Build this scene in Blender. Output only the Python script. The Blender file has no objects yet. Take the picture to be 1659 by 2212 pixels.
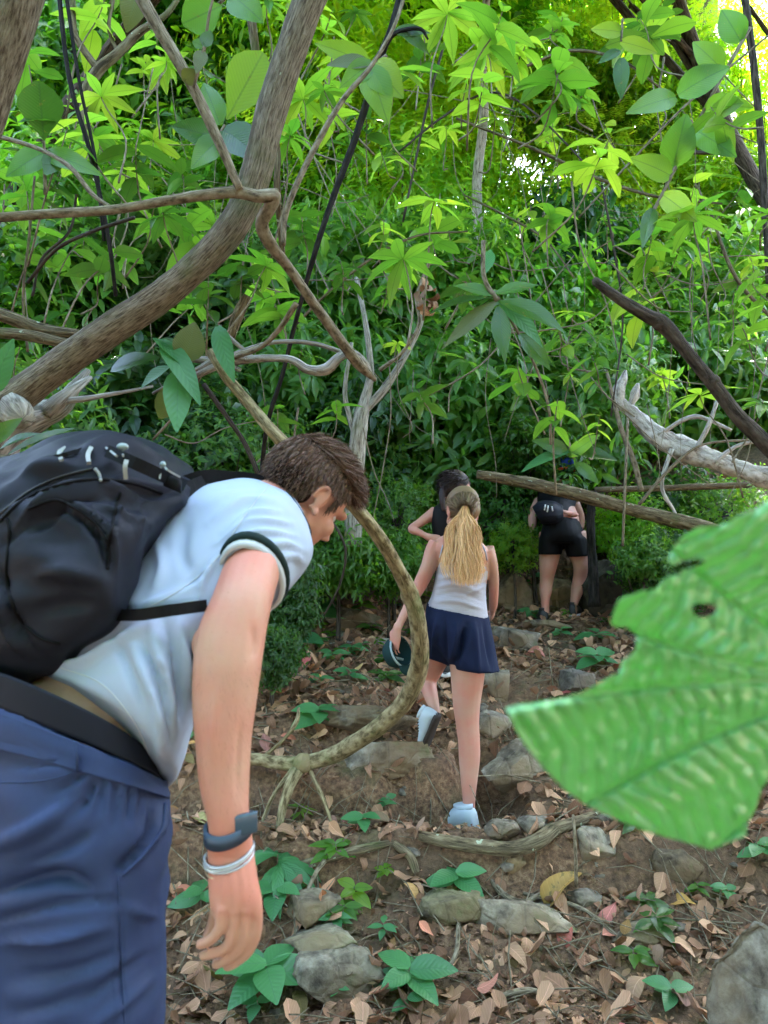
import bpy, bmesh, math, random
import numpy as np
from mathutils import Vector, Matrix, noise as mn
from mathutils.geometry import delaunay_2d_cdt
random.seed(7); RNG = np.random.default_rng(11)
SC = bpy.context.scene; COL = SC.collection
# ------------------------------------------------------------------ camera, sky, sun, exposure
PITCH = math.radians(2.0); FPX = 1703.0; CAMZ = 1.5
cam = bpy.data.cameras.new('camera'); camo = bpy.data.objects.new('camera', cam); COL.objects.link(camo)
camo.location = (0, 0, CAMZ); camo.rotation_euler = (math.pi/2 + PITCH, 0, 0)
cam.sensor_fit = 'VERTICAL'; cam.sensor_height = 36; cam.lens = 36*FPX/2212
cam.clip_start = .05; cam.clip_end = 2000
cam.dof.use_dof = True; cam.dof.focus_distance = 3.6; cam.dof.aperture_fstop = 6.4
SC.camera = camo
SUN_EL, SUN_AZ = 58, 25          # elevation, azimuth from +Y towards +X
w = bpy.data.worlds.new('World'); SC.world = w; w.use_nodes = True
nt = w.node_tree; sky = nt.nodes.new('ShaderNodeTexSky'); sky.sky_type = 'NISHITA'; sky.sun_disc = False
sky.sun_elevation = math.radians(SUN_EL); sky.sun_rotation = math.radians(SUN_AZ); sky.air_density = 1.0; sky.dust_density = 2.5
nt.links.new(sky.outputs[0], nt.nodes['Background'].inputs[0]); nt.nodes['Background'].inputs[1].default_value = .15
sl = bpy.data.lights.new('sun', 'SUN'); sl.energy = 5.0; sl.angle = math.radians(.6); sl.color = (1, .95, .86)
so = bpy.data.objects.new('sun', sl); COL.objects.link(so)
S = Vector((math.sin(math.radians(SUN_AZ))*math.cos(math.radians(SUN_EL)), math.cos(math.radians(SUN_AZ))*math.cos(math.radians(SUN_EL)), math.sin(math.radians(SUN_EL))))
so.rotation_euler = S.to_track_quat('Z', 'Y').to_euler(); so.location = (0, 0, 30)
SC.view_settings.view_transform = 'Standard'; SC.view_settings.look = 'None'; SC.view_settings.gamma = 1
SC.view_settings.exposure = 4.35
SC.render.engine = 'CYCLES'
SC.cycles.use_denoising = True; SC.cycles.max_bounces = 9; SC.cycles.transmission_bounces = 6; SC.cycles.diffuse_bounces = 5
SC.cycles.glossy_bounces = 3; SC.cycles.sample_clamp_indirect = 6
# ------------------------------------------------------------------ helpers
CP, SP = math.cos(PITCH), math.sin(PITCH)
RT = np.array([1., 0, 0]); FW = np.array([0, CP, SP]); UP = np.array([0, -SP, CP]); CAM = np.array([0, 0, CAMZ])
def P(x, y, d):
    return CAM + RT*((x-829.5)/FPX*d) + UP*((1106-y)/FPX*d) + FW*d
def toPx(V):
    q = V - CAM; d = q @ FW
    d = np.where(np.abs(d) < 1e-6, 1e-6, d)
    return 829.5 + (q @ RT)/d*FPX, 1106 - (q @ UP)/d*FPX, d
def meshobj(name, V, F, mat=None, parent=None, UV=None, smooth=True):
    me = bpy.data.meshes.new(name)
    V = np.asarray(V, np.float32)
    if isinstance(F, np.ndarray):
        k = F.shape[1]; me.vertices.add(len(V)); me.vertices.foreach_set('co', V.ravel())
        me.loops.add(F.size); me.loops.foreach_set('vertex_index', F.astype(np.int32).ravel())
        me.polygons.add(len(F)); me.polygons.foreach_set('loop_start', np.arange(0, F.size, k, dtype=np.int32))
        me.update(calc_edges=True)
        if UV is not None:
            ul = me.uv_layers.new(name='UVMap'); ul.data.foreach_set('uv', np.asarray(UV, np.float32)[F.ravel()].ravel())
    else:
        me.from_pydata(V.tolist(), [], F)
        if UV is not None:
            ul = me.uv_layers.new(name='UVMap'); UV = np.asarray(UV, np.float32)
            li = np.empty(len(me.loops), np.int32); me.loops.foreach_get('vertex_index', li); ul.data.foreach_set('uv', UV[li].ravel())
    if smooth: me.polygons.foreach_set('use_smooth', [True]*len(me.polygons))
    o = bpy.data.objects.new(name, me); COL.objects.link(o)
    if mat: me.materials.append(mat)
    if parent: o.parent = parent
    return o
def tag(o, label=None, cat=None, group=None, kind=None):
    if label: o['label'] = label
    if cat: o['category'] = cat
    if group: o['group'] = group
    if kind: o['kind'] = kind
    return o
def empty(name, loc, label, cat, group=None):
    o = bpy.data.objects.new(name, None); COL.objects.link(o); o.location = loc; o.empty_display_size = .1
    bpy.context.view_layer.update()
    return tag(o, label, cat, group)
def put(o, parent):           # parent keeping world place of mesh built in world coordinates
    o.parent = parent; o.matrix_parent_inverse = Matrix.Translation(parent.location).inverted(); return o
class MB:
    def __init__(s): s.V = []; s.F = []; s.U = []; s.n = 0
    def add(s, V, F, U=None):
        V = np.asarray(V, float); s.V.append(V); s.F += [[i+s.n for i in f] for f in F]
        s.U.append(np.zeros((len(V), 2)) if U is None else np.asarray(U, float)); s.n += len(V)
    def rings(s, R, cap=True, closed=True):
        R = np.asarray(R, float); m, n = R.shape[:2]; F = []
        for i in range(m-1):
            for j in range(n if closed else n-1):
                k = (j+1) % n; F.append([i*n+j, i*n+k, (i+1)*n+k, (i+1)*n+j])
        L = np.concatenate([[0], np.cumsum(np.linalg.norm(np.diff(R.mean(1), axis=0), axis=1))])
        per = np.linalg.norm(R[0][0]-R[0][n//2])*3.14
        U = np.array([[j/n*max(per, .02), L[i]] for i in range(m) for j in range(n)])
        if cap and closed: F.append(list(range(n))[::-1]); F.append([(m-1)*n+j for j in range(n)])
        s.add(R.reshape(-1, 3), F, U)
    def tube(s, pts, rad, n=8, rough=0, seed=0, cap=True, flat=1.0):
        s.rings(tube_rings(pts, rad, n, rough, seed, flat), cap)
    def ell(s, c, r, rot=None, n=12):
        V = []; F = []
        for i in range(n+1):
            a = math.pi*i/n
            for j in range(n*2):
                b = math.pi*j/n; V.append((math.sin(a)*math.cos(b), math.sin(a)*math.sin(b), math.cos(a)))
        V = np.array(V)*np.array(r)
        if rot is not None: V = V @ np.array(rot).T
        V = V + np.array(c); m = n*2
        for i in range(n):
            for j in range(m): F.append([i*m+j, (i+1)*m+j, (i+1)*m+(j+1) % m, i*m+(j+1) % m])
        s.add(V, F)
    def build(s, name, mat=None, parent=None, smooth=True):
        o = meshobj(name, np.concatenate(s.V), s.F, mat, None, np.concatenate(s.U), smooth)
        if parent is not None: put(o, parent)
        return o
def catmull(pts, k=6):
    P_ = np.asarray(pts, float)
    if len(P_) < 3: 
        t = np.linspace(0, 1, k+1)[:, None]; return P_[0]*(1-t)+P_[-1]*t
    Q = np.vstack([2*P_[0]-P_[1], P_, 2*P_[-1]-P_[-2]]); out = []
    for i in range(1, len(Q)-2):
        for t in np.arange(k)/k:
            a, b, c, d = Q[i-1], Q[i], Q[i+1], Q[i+2]
            out.append(.5*((2*b)+(c-a)*t+(2*a-5*b+4*c-d)*t*t+(3*b-a-3*c+d)*t**3))
    out.append(Q[-2]); return np.array(out)
def tube_rings(pts, rad, n=8, rough=0, seed=0, flat=1.0):
    pts = np.asarray(pts, float); m = len(pts)
    rad = np.full(m, rad) if np.isscalar(rad) else np.asarray(rad, float)
    T = np.gradient(pts, axis=0); T /= np.linalg.norm(T, axis=1)[:, None]+1e-12
    u = np.cross(T[0], [0, 0, 1.]); 
    if np.linalg.norm(u) < 1e-3: u = np.array([1., 0, 0])
    u /= np.linalg.norm(u); R = []; ang = np.linspace(0, 2*np.pi, n, endpoint=False)
    for i in range(m):
        u = u - T[i]*(u @ T[i]); u /= np.linalg.norm(u)+1e-12; v = np.cross(T[i], u)
        rr = np.full(n, rad[i])
        if rough:
            for j in range(n):
                q = pts[i]*6+np.array([math.cos(ang[j]), math.sin(ang[j]), seed])*1.3
                rr[j] *= 1+rough*(mn.noise(Vector(q))+.5*mn.noise(Vector(q*2.7)))
        R.append(pts[i]+rr[:, None]*(np.cos(ang)[:, None]*u*flat+np.sin(ang)[:, None]*v))
    return np.array(R)
def pxtube(mb, pts, n=10, k=6, rough=.12, seed=0, g=1.0):   # pts: (x, y, d, r_px)
    q = catmull([[*P(a, b, c), r*c/FPX] for a, b, c, r in pts], k); mb.tube(q[:, :3], np.maximum(q[:, 3]*g, .0008), n, rough, seed)
def limb_rings(pts, n=16, k=5):                        # pts: (x, y, d, half_width_px, half_depth_m)
    q = catmull([[*P(a, b, c), h*c/FPX, e] for a, b, c, h, e in pts], k)
    C = q[:, :3]; T = np.gradient(C, axis=0); T /= np.linalg.norm(T, axis=1)[:, None]
    R = []; a = np.linspace(0, 2*np.pi, n, endpoint=False)
    for i in range(len(C)):
        u = np.cross(T[i], FW)
        if np.linalg.norm(u) < .05: u = RT.copy()
        u /= np.linalg.norm(u); v = np.cross(u, T[i]); v /= np.linalg.norm(v)
        R.append(C[i]+np.cos(a)[:, None]*u*q[i, 3]+np.sin(a)[:, None]*v*q[i, 4])
    return np.array(R)
def abn_rings(L, n=28, k=5, p=2.0):                    # L: (A, B, N) each (x, y, d): a ring by two silhouette points and its nearest point
    rows = []
    for A, B, N in L:
        A, B, N = P(*A), P(*B), P(*N); c = (A+B)/2; rows.append(np.concatenate([c, (B-A)/2, N-c]))
    q = catmull(rows, k); a = np.linspace(0, 2*np.pi, n, endpoint=False)
    ca = np.sign(np.cos(a))*np.abs(np.cos(a))**(2/p); sa = np.sign(np.sin(a))*np.abs(np.sin(a))**(2/p)
    return np.array([r[:3]+ca[:, None]*r[3:6]+sa[:, None]*r[6:9] for r in q])
def remesh(o, vox, smooth=4, fac=.5):
    m = o.modifiers.new('r', 'REMESH'); m.mode = 'VOXEL'; m.voxel_size = vox; m.use_smooth_shade = True
    if smooth: s = o.modifiers.new('s', 'SMOOTH'); s.factor = fac; s.iterations = smooth
    return bake(o)
def bake(o):
    bpy.context.view_layer.update(); dg = bpy.context.evaluated_depsgraph_get(); dg.update()
    me = bpy.data.meshes.new_from_object(o.evaluated_get(dg)); mats = list(o.data.materials); o.modifiers.clear(); o.data = me
    if not me.materials: 
        for m in mats: me.materials.append(m)
    me.polygons.foreach_set('use_smooth', [True]*len(me.polygons)); return o
def getV(o):
    a = np.empty(len(o.data.vertices)*3, np.float32); o.data.vertices.foreach_get('co', a); return a.reshape(-1, 3).astype(float)
def getN(o):
    a = np.empty(len(o.data.vertices)*3, np.float32); o.data.vertices.foreach_get('normal', a); return a.reshape(-1, 3).astype(float)
FOLD = [1.7]
def brush(o, strokes, faceonly=True, poff=None):
    """press folds into a cloth mesh; a stroke: (list of px points, width_px, height_m)"""
    V = getV(o); N = getN(o); x, y, d = toPx(V); D = np.zeros(len(V))
    for pts, wd, am in strokes:
        q = catmull(pts, 5) if len(pts) > 2 else np.array(pts, float); best = np.full(len(V), 1e9); along = np.zeros(len(V)); m = len(q)-1
        for i in range(m):
            a, b = q[i], q[i+1]; ab = b-a; t = np.clip(((x-a[0])*ab[0]+(y-a[1])*ab[1])/(ab @ ab+1e-9), 0, 1)
            dd = np.hypot(x-a[0]-t*ab[0], y-a[1]-t*ab[1]); s = dd < best; best[s] = dd[s]; along[s] = (i+t[s])/m
        D += am*FOLD[0]*np.exp(-(best/wd)**2)*np.clip(np.sin(np.pi*np.clip(along, .03, .97))**.6, 0, 1)
    if faceonly:
        view = (CAM-V); view /= np.linalg.norm(view, axis=1)[:, None]; D *= np.clip((N*view).sum(1)*2+.3, 0, 1)
    V += N*D[:, None]; o.data.vertices.foreach_set('co', V.astype(np.float32).ravel()); o.data.update()
def wobble(o, sc, am, seed=0, vec=(1, 1, 1)):
    V = getV(o); N = getN(o); vec = np.array(vec)
    D = np.array([mn.noise(Vector(v*sc*vec+seed)) for v in V]); V += N*(D*am)[:, None]
    o.data.vertices.foreach_set('co', V.astype(np.float32).ravel()); o.data.update()
from mathutils.bvhtree import BVHTree
def surf(o, pts, off=.001, k=6):
    """follow the skin of a built mesh: where the rays of these pixels meet it"""
    me = o.data; b = BVHTree.FromPolygons([v.co for v in me.vertices], [p.vertices for p in me.polygons]); out = []
    for x, y in (catmull(pts, k) if len(pts) > 2 else pts):
        d = P(x, y, 1.)-CAM; d /= np.linalg.norm(d); h = b.ray_cast(Vector(CAM), Vector(d))
        if h[0] is not None: out.append(np.array(h[0])-d*off)
    return out
# ------------------------------------------------------------------ materials
def newmat(name):
    m = bpy.data.materials.new(name); m.use_nodes = True; t = m.node_tree; return m, t, t.nodes['Principled BSDF'], t.nodes['Material Output']
def nd(t, typ, **kw):
    n = t.nodes.new(typ)
    for k, v in kw.items():
        if k.startswith('i_'): n.inputs[k[2:].replace('_', ' ')].default_value = v
        else: setattr(n, k, v)
    return n
def ramp(t, src, stops):
    r = t.nodes.new('ShaderNodeValToRGB'); e = r.color_ramp.elements
    while len(e) < len(stops): e.new(.5)
    for i, (p, c) in enumerate(stops): e[i].position = p; e[i].color = (*c, 1)
    t.links.new(src, r.inputs[0]); return r.outputs[0]
def mix(t, fac, a, b, mode='MIX'):
    m = t.nodes.new('ShaderNodeMix'); m.data_type = 'RGBA'; m.blend_type = mode
    for s, v in ((m.inputs[0], fac), (m.inputs[6], a), (m.inputs[7], b)):
        if isinstance(v, (int, float)): s.default_value = v
        elif isinstance(v, tuple): s.default_value = (*v, 1)[:4]
        else: t.links.new(v, s)
    return m.outputs[2]
def math_(t, op, a, b=None):
    m = t.nodes.new('ShaderNodeMath'); m.operation = op
    for s, v in ((m.inputs[0], a), (m.inputs[1], b)):
        if v is None: continue
        if isinstance(v, (int, float)): s.default_value = v
        else: t.links.new(v, s)
    return m.outputs[0]
def nz(t, coord, scale, detail=4, rough=.55, vec=None):
    n = nd(t, 'ShaderNodeTexNoise'); n.inputs['Scale'].default_value = scale; n.inputs['Detail'].default_value = detail; n.inputs['Roughness'].default_value = rough
    if coord is not None:
        if vec: mp = nd(t, 'ShaderNodeMapping'); mp.inputs['Scale'].default_value = vec; t.links.new(coord, mp.inputs[0]); coord = mp.outputs[0]
        t.links.new(coord, n.inputs['Vector'])
    return n.outputs['Fac']
def bump(t, h, p, dist=.005, st=.6):
    b = nd(t, 'ShaderNodeBump'); b.inputs['Strength'].default_value = st; b.inputs['Distance'].default_value = dist
    t.links.new(h, b.inputs['Height']); t.links.new(b.outputs[0], p.inputs['Normal']); return b
def leafmat(name, c1, c2, tr, rough=.38, trf=.42, veins=18, back=(.10, .17, .06), spec=.5, blot=.0, vc=1.6):
    m, t, p, out = newmat(name); g = nd(t, 'ShaderNodeNewGeometry'); oi = nd(t, 'ShaderNodeObjectInfo')
    rnd = math_(t, 'FRACT', math_(t, 'ADD', g.outputs['Random Per Island'], oi.outputs['Random']))
    base = mix(t, rnd, c1, c2); uv = nd(t, 'ShaderNodeUVMap'); sp = nd(t, 'ShaderNodeSeparateXYZ'); t.links.new(uv.outputs[0], sp.inputs[0])
    av = math_(t, 'ABSOLUTE', math_(t, 'SUBTRACT', sp.outputs[1], .5))
    mid = math_(t, 'LESS_THAN', av, .022)
    ph = math_(t, 'SUBTRACT', math_(t, 'MULTIPLY', sp.outputs[0], float(veins)), math_(t, 'MULTIPLY', av, veins*.55))
    w = math_(t, 'SINE', math_(t, 'MULTIPLY', ph, 6.283)); vein = math_(t, 'GREATER_THAN', w, .93)
    vm = math_(t, 'MAXIMUM', mid, math_(t, 'MULTIPLY', vein, .45))
    col = mix(t, vm, base, mix(t, 1.0, base, (vc, vc*.92, vc), 'MULTIPLY'))
    tc = nd(t, 'ShaderNodeTexCoord'); n = nz(t, tc.outputs['Object'], 22, 3)
    col = mix(t, math_(t, 'MULTIPLY', n, .35), col, mix(t, 1.0, col, (.55, .6, .5), 'MULTIPLY'))
    if blot: 
        b = math_(t, 'GREATER_THAN', nz(t, tc.outputs['Object'], 9, 5), 1-blot); col = mix(t, b, col, (.16, .12, .03))
    col = mix(t, g.outputs['Backfacing'], col, mix(t, .65, col, back))
    ob = mix(t, 1.0, col, oi.outputs['Color'], 'MULTIPLY'); t.links.new(ob, p.inputs['Base Color'])
    p.inputs['Roughness'].default_value = rough; p.inputs['Specular IOR Level'].default_value = spec
    h = math_(t, 'ADD', math_(t, 'MULTIPLY', w, -.5), math_(t, 'MULTIPLY', mid, -1.)); bump(t, h, p, .0015, .5)
    tl = nd(t, 'ShaderNodeBsdfTranslucent'); tcol = mix(t, rnd, tr, (tr[0]*1.7, tr[1]*1.12, tr[2]))
    t.links.new(mix(t, 1.0, mix(t, math_(t, 'MULTIPLY', vm, .5), tcol, (.03, .08, .01)), oi.outputs['Color'], 'MULTIPLY'), tl.inputs[0])
    mx = nd(t, 'ShaderNodeMixShader'); mx.inputs[0].default_value = trf; t.links.new(p.outputs[0], mx.inputs[1]); t.links.new(tl.outputs[0], mx.inputs[2])
    t.links.new(mx.outputs[0], out.inputs[0]); return m
def barkmat(name, c1, c2, c3=None, sc=(55, 9, 1), bd=.006, lich=.0):
    m, t, p, out = newmat(name); uv = nd(t, 'ShaderNodeUVMap'); tc = nd(t, 'ShaderNodeTexCoord')
    a = nz(t, uv.outputs[0], 1, 6, .62, sc); b = nz(t, tc.outputs['Object'], 9, 5)
    c = ramp(t, a, [(.38, c1), (.5, c2), (.64, c3 or tuple(x*1.35 for x in c2))])
    c = mix(t, math_(t, 'MULTIPLY', b, .55), c, mix(t, 1.0, c, (.5, .48, .42), 'MULTIPLY'))
    if lich:
        l = nz(t, tc.outputs['Object'], 26, 5); c = mix(t, math_(t, 'GREATER_THAN', l, 1-lich), c, (.34, .38, .26))
        l = nz(t, tc.outputs['Object'], 5, 4); c = mix(t, ramp(t, l, [(.55, (0, 0, 0)), (.75, (.7, .7, .7))]), c, (.07, .11, .025))
    t.links.new(c, p.inputs['Base Color']); p.inputs['Roughness'].default_value = .9; p.inputs['Specular IOR Level'].default_value = .15
    f2 = nz(t, tc.outputs['Object'], 90, 4); bump(t, math_(t, 'ADD', a, math_(t, 'MULTIPLY', f2, .35)), p, bd*2, 1.0); return m
def clothmat(name, c, weave=900, var=.12, rough=.8, fold=.004, sheen=.2, fsc=(7, 7, 7)):
    m, t, p, out = newmat(name); tc = nd(t, 'ShaderNodeTexCoord')
    a = nz(t, tc.outputs['Object'], 1, 3, .5, fsc); b = nz(t, tc.outputs['Object'], weave, 1)
    s = nz(t, tc.outputs['Object'], 4, 5)
    cc = mix(t, math_(t, 'MULTIPLY', s, var*2), c, tuple(x*.62 for x in c)); t.links.new(cc, p.inputs['Base Color'])
    p.inputs['Roughness'].default_value = rough; p.inputs['Sheen Weight'].default_value = 0; p.inputs['Specular IOR Level'].default_value = .12 if max(c) < .1 else .25
    h = math_(t, 'ADD', a, math_(t, 'MULTIPLY', b, .06)); bump(t, h, p, fold, .8); return m
def plain(name, c, rough=.5, metal=0, spec=.5):
    m, t, p, out = newmat(name); tc = nd(t, 'ShaderNodeTexCoord'); s = nz(t, tc.outputs['Object'], 14, 5)
    t.links.new(mix(t, math_(t, 'MULTIPLY', s, .5), c, tuple(x*.6 for x in c)), p.inputs['Base Color'])
    p.inputs['Roughness'].default_value = rough; p.inputs['Metallic'].default_value = metal; p.inputs['Specular IOR Level'].default_value = spec
    return m
def skinmat(name, c, red):
    m, t, p, out = newmat(name); tc = nd(t, 'ShaderNodeTexCoord')
    a = nz(t, tc.outputs['Object'], 7, 4); b = nz(t, tc.outputs['Object'], 160, 3)
    cc = mix(t, ramp(t, a, [(.38, (0, 0, 0)), (.68, (1, 1, 1))]), c, red)
    fr = nz(t, tc.outputs['Object'], 240, 2); cc = mix(t, ramp(t, fr, [(.66, (0, 0, 0)), (.74, (.35, .35, .35))]), cc, (.30, .13, .07))
    t.links.new(cc, p.inputs['Base Color']); p.inputs['Roughness'].default_value = .5; p.inputs['Specular IOR Level'].default_value = .3
    p.inputs['Subsurface Weight'].default_value = .06; p.inputs['Subsurface Radius'].default_value = (.012, .005, .003); p.inputs['Subsurface Scale'].default_value = .5
    bump(t, b, p, .0008, .35); return m
M = {}
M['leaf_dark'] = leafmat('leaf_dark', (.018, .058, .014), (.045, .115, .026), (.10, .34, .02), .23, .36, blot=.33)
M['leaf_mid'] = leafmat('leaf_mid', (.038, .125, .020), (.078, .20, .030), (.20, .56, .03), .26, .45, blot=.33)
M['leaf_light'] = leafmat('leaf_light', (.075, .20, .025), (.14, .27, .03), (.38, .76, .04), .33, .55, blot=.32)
M['leaf_olive'] = leafmat('leaf_olive', (.07, .10, .022), (.10, .13, .03), (.16, .22, .03), .45, .34)
M['leaf_seed'] = leafmat('leaf_seed', (.04, .16, .055), (.07, .23, .075), (.10, .45, .09), .42, .3, veins=9, vc=1.3)
M['leaf_big'] = leafmat('leaf_big', (.03, .20, .03), (.03, .20, .03), (.10, .55, .06), .36, .38, veins=1, spec=.55, vc=1.0)
M['leaf_dead'] = leafmat('leaf_dead', (.11, .047, .023), (.60, .35, .205), (.20, .10, .04), .7, .15, back=(.26, .19, .14), veins=8, spec=.2)
M['leaf_yellow'] = leafmat('leaf_yellow', (.38, .22, .05), (.45, .28, .07), (.4, .25, .05), .6, .2, back=(.3, .2, .1), veins=8, blot=.42)
M['bark_warm'] = barkmat('bark_warm', (.09, .068, .045), (.22, .18, .125), (.34, .295, .21), sc=(110, 20, 1), bd=.006, lich=.27)
M['bark_grey'] = barkmat('bark_grey', (.05, .04, .03), (.19, .16, .12), (.30, .27, .21), lich=.36)
M['bark_vine'] = barkmat('bark_vine', (.10, .075, .035), (.27, .215, .115), (.40, .34, .19), sc=(60, 16, 1), bd=.006, lich=.25)
M['bark_dark'] = barkmat('bark_dark', (.02, .016, .012), (.07, .055, .042), (.12, .10, .08))
M['bark_black'] = barkmat('bark_black', (.008, .008, .007), (.022, .02, .017), (.05, .045, .04))
M['bark_pale'] = barkmat('bark_pale', (.14, .12, .095), (.36, .33, .27), (.5, .47, .4), lich=.3)
M['bark_white'] = barkmat('bark_white', (.22, .19, .16), (.50, .46, .40), (.68, .64, .58), sc=(40, 12, 1))
M['bark_log'] = barkmat('bark_log', (.05, .038, .022), (.17, .13, .075), (.27, .23, .14), lich=.34)
M['bark_liana'] = barkmat('bark_liana', (.07, .055, .035), (.21, .17, .11), (.32, .28, .2), sc=(50, 20, 1), bd=.001)
# ------------------------------------------------------------------ terrain
_prof = np.array([(-30, -.6), (-6, -.3), (0, .0), (1.3, .06), (1.9, .0), (2.6, -.22), (3.0, -.19), (3.35, -.06), (3.48, -.02), (3.6, .17), (3.72, .17), (3.95, .11), (4.1, .16), (4.45, .38), (5.0, .62), (5.7, .72),
                  (6.8, .84), (7.1, 1.0), (7.6, 1.45), (8.3, 1.85), (10, 2.6), (13, 4.3), (25, 10.2), (45, 19), (90, 34), (300, 60)])
def H0(X, Y):
    z = np.interp(Y, _prof[:, 0], _prof[:, 1])
    ss = lambda e0, e1, v: (lambda t: t*t*(3-2*t))(np.clip((v-e0)/(e1-e0), 0, 1))
    L = ss(.15, -.1, X)*ss(-2.4, -1.3, X)
    z = z + L*.20*ss(3.85, 4.05, Y)*(1-ss(4.4, 5.2, Y))            # soil step on the left
    z = z + ss(.1, -.35, X)*.5*ss(5.9, 6.5, Y)*(1-ss(7.5, 9, Y))
    z = z + ss(-1.3, -4.5, X)*1.1*ss(2.4, 6, Y) + ss(1.3, 4.5, X)*.9*ss(2.8, 6, Y)
    return z
def pad(x, y, d, r): q = P(x, y, d); return (q[0], q[1], q[2], r)
PADS = [pad(1000, 1811, 4.0, .2), pad(1180, 1345, 6.4, .16), pad(1243, 1334, 6.42, .16), pad(925, 1625, 4.16, .12)]
def H(X, Y):
    z = float(H0(X, Y)); r = 1 if 1.5 < Y < 8.5 and abs(X) < 4 else 2.2
    z += .05*mn.fractal(Vector((X*1.6, Y*1.6, 3)), 1, 2, 4)*r + .022*mn.fractal(Vector((X*6.5, Y*6.5, 9)), .9, 2, 3)
    if Y < 9: z += .02*mn.fractal(Vector((X*19, Y*19, 1)), .8, 2, 2)
    for px_, py_, pz, r_ in PADS:
        dd = math.hypot(X-px_, Y-py_)
        if dd < r_*2: k_ = 1 if dd < r_ else (2-dd/r_); k_ = k_*k_*(3-2*k_); z = z*(1-k_)+pz*k_
    return z
def axis(parts):
    a = [np.arange(s, e, st) for s, e, st in parts]; return np.concatenate(a+[[parts[-1][1]]])
xs = axis([(-150, -30, 12), (-30, -6, 1.2), (-6, -2.6, .2), (-2.6, 2.6, .028), (2.6, 6, .2), (6, 30, 1.2), (30, 150, 12)])
ys = axis([(-30, 1, 1.5), (1, 2.1, .12), (2.1, 5.2, .028), (5.2, 8.6, .05), (8.6, 20, .5), (20, 60, 3), (60, 300, 20)])
GX, GY = np.meshgrid(xs, ys); nx, ny = len(xs), len(ys)
GZ = np.array([H(x, y) for x, y in zip(GX.ravel(), GY.ravel())])
idx = np.arange(nx*ny).reshape(ny, nx)
F = np.stack([idx[:-1, :-1].ravel(), idx[:-1, 1:].ravel(), idx[1:, 1:].ravel(), idx[1:, :-1].ravel()], 1)
m, t, p, out = newmat('forest_soil'); tc = nd(t, 'ShaderNodeTexCoord')
a = nz(t, tc.outputs['Object'], 2.2, 6); b = nz(t, tc.outputs['Object'], 38, 6, .65); c = nz(t, tc.outputs['Object'], 180, 3)
cc = ramp(t, b, [(.3, (.045, .022, .011)), (.5, (.17, .092, .046)), (.68, (.30, .185, .10))])
cc = mix(t, ramp(t, a, [(.42, (0, 0, 0)), (.62, (.8, .8, .8))]), cc, mix(t, b, (.05, .035, .02), (.15, .085, .045)))
mo = nz(t, tc.outputs['Object'], 5, 6); cc = mix(t, ramp(t, mo, [(.58, (0, 0, 0)), (.7, (.55, .55, .55))]), cc, (.07, .085, .03))
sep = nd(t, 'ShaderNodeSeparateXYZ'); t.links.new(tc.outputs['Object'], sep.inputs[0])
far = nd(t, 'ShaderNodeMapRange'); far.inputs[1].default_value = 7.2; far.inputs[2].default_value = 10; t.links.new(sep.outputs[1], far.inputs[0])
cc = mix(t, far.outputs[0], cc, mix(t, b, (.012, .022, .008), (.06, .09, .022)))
t.links.new(cc, p.inputs['Base Color']); p.inputs['Roughness'].default_value = .95; bump(t, math_(t, 'ADD', b, math_(t, 'MULTIPLY', c, .4)), p, .02, .9)
ground = meshobj('ground', np.stack([GX.ravel(), GY.ravel(), GZ], 1), F, m); tag(ground, 'steep brown forest floor of soil and fallen leaves', kind='structure')
def groundhit(x, y, dmin=1.5, dmax=14):
    """first point where the ray of a pixel meets the ground"""
    lo = dmin
    for d in np.arange(dmin, dmax, .04):
        q = P(x, y, d)
        if q[2] < H(q[0], q[1]): return q, d
    return P(x, y, dmax), dmax
# ------------------------------------------------------------------ leaf templates
def prof(t, shape):
    if shape == 'ovate': return np.sin(np.pi*t**.72)**.8
    if shape == 'lance': return np.sin(np.pi*t**.85)**1.15
    if shape == 'obov': return np.sin(np.pi*t**1.45)**.75
    return np.sin(np.pi*t)**.9
def leaf_t(n=2, shape='ovate', W=.4, fold=.25, droop=.5, wave=0.0):
    ts = np.linspace(0, 1, n+1); V = []; U = []
    for t in ts:
        a = droop*t; x = math.sin(a)/droop; z = -(1-math.cos(a))/droop
        w_ = W/2*max(prof(min(max(t, .02), .985), shape), .03)
        for s in (-1, 0, 1):
            V.append((x, s*w_, z+abs(s)*w_*fold+s*wave*math.sin(t*9))); U.append((t, .5+s*.5*min(1, w_/(W/2)+.02)))
    F = []
    for i in range(n):
        for j in range(2): F.append([i*3+j, (i+1)*3+j, (i+1)*3+j+1, i*3+j+1])
    return np.array(V), np.array(F), np.array(U)
def frames(D, N):
    D = D/np.linalg.norm(D, axis=1)[:, None]; N = N-D*(N*D).sum(1)[:, None]; N /= np.linalg.norm(N, axis=1)[:, None]+1e-9
    return np.stack([D, np.cross(N, D), N], 1)      # rows
def scatter(T, pos, D, N, size):
    V, F, U = T; R = frames(D, N); n = len(pos)
    W = np.einsum('vi,nij->nvj', V, R)*np.asarray(size)[:, None, None]+pos[:, None, :]
    FF = (F[None]+(np.arange(n)*len(V))[:, None, None]).reshape(-1, F.shape[1])
    return W.reshape(-1, 3), FF, np.tile(U, (n, 1))
def joinsc(L):
    V, F, U, n = [], [], [], 0
    for v, f, u in L: V.append(v); F.append(f+n); U.append(u); n += len(v)
    return np.concatenate(V), np.concatenate(F), np.concatenate(U)
def rv(n): 
    v = RNG.normal(size=(n, 3)); return v/np.linalg.norm(v, axis=1)[:, None]
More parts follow.
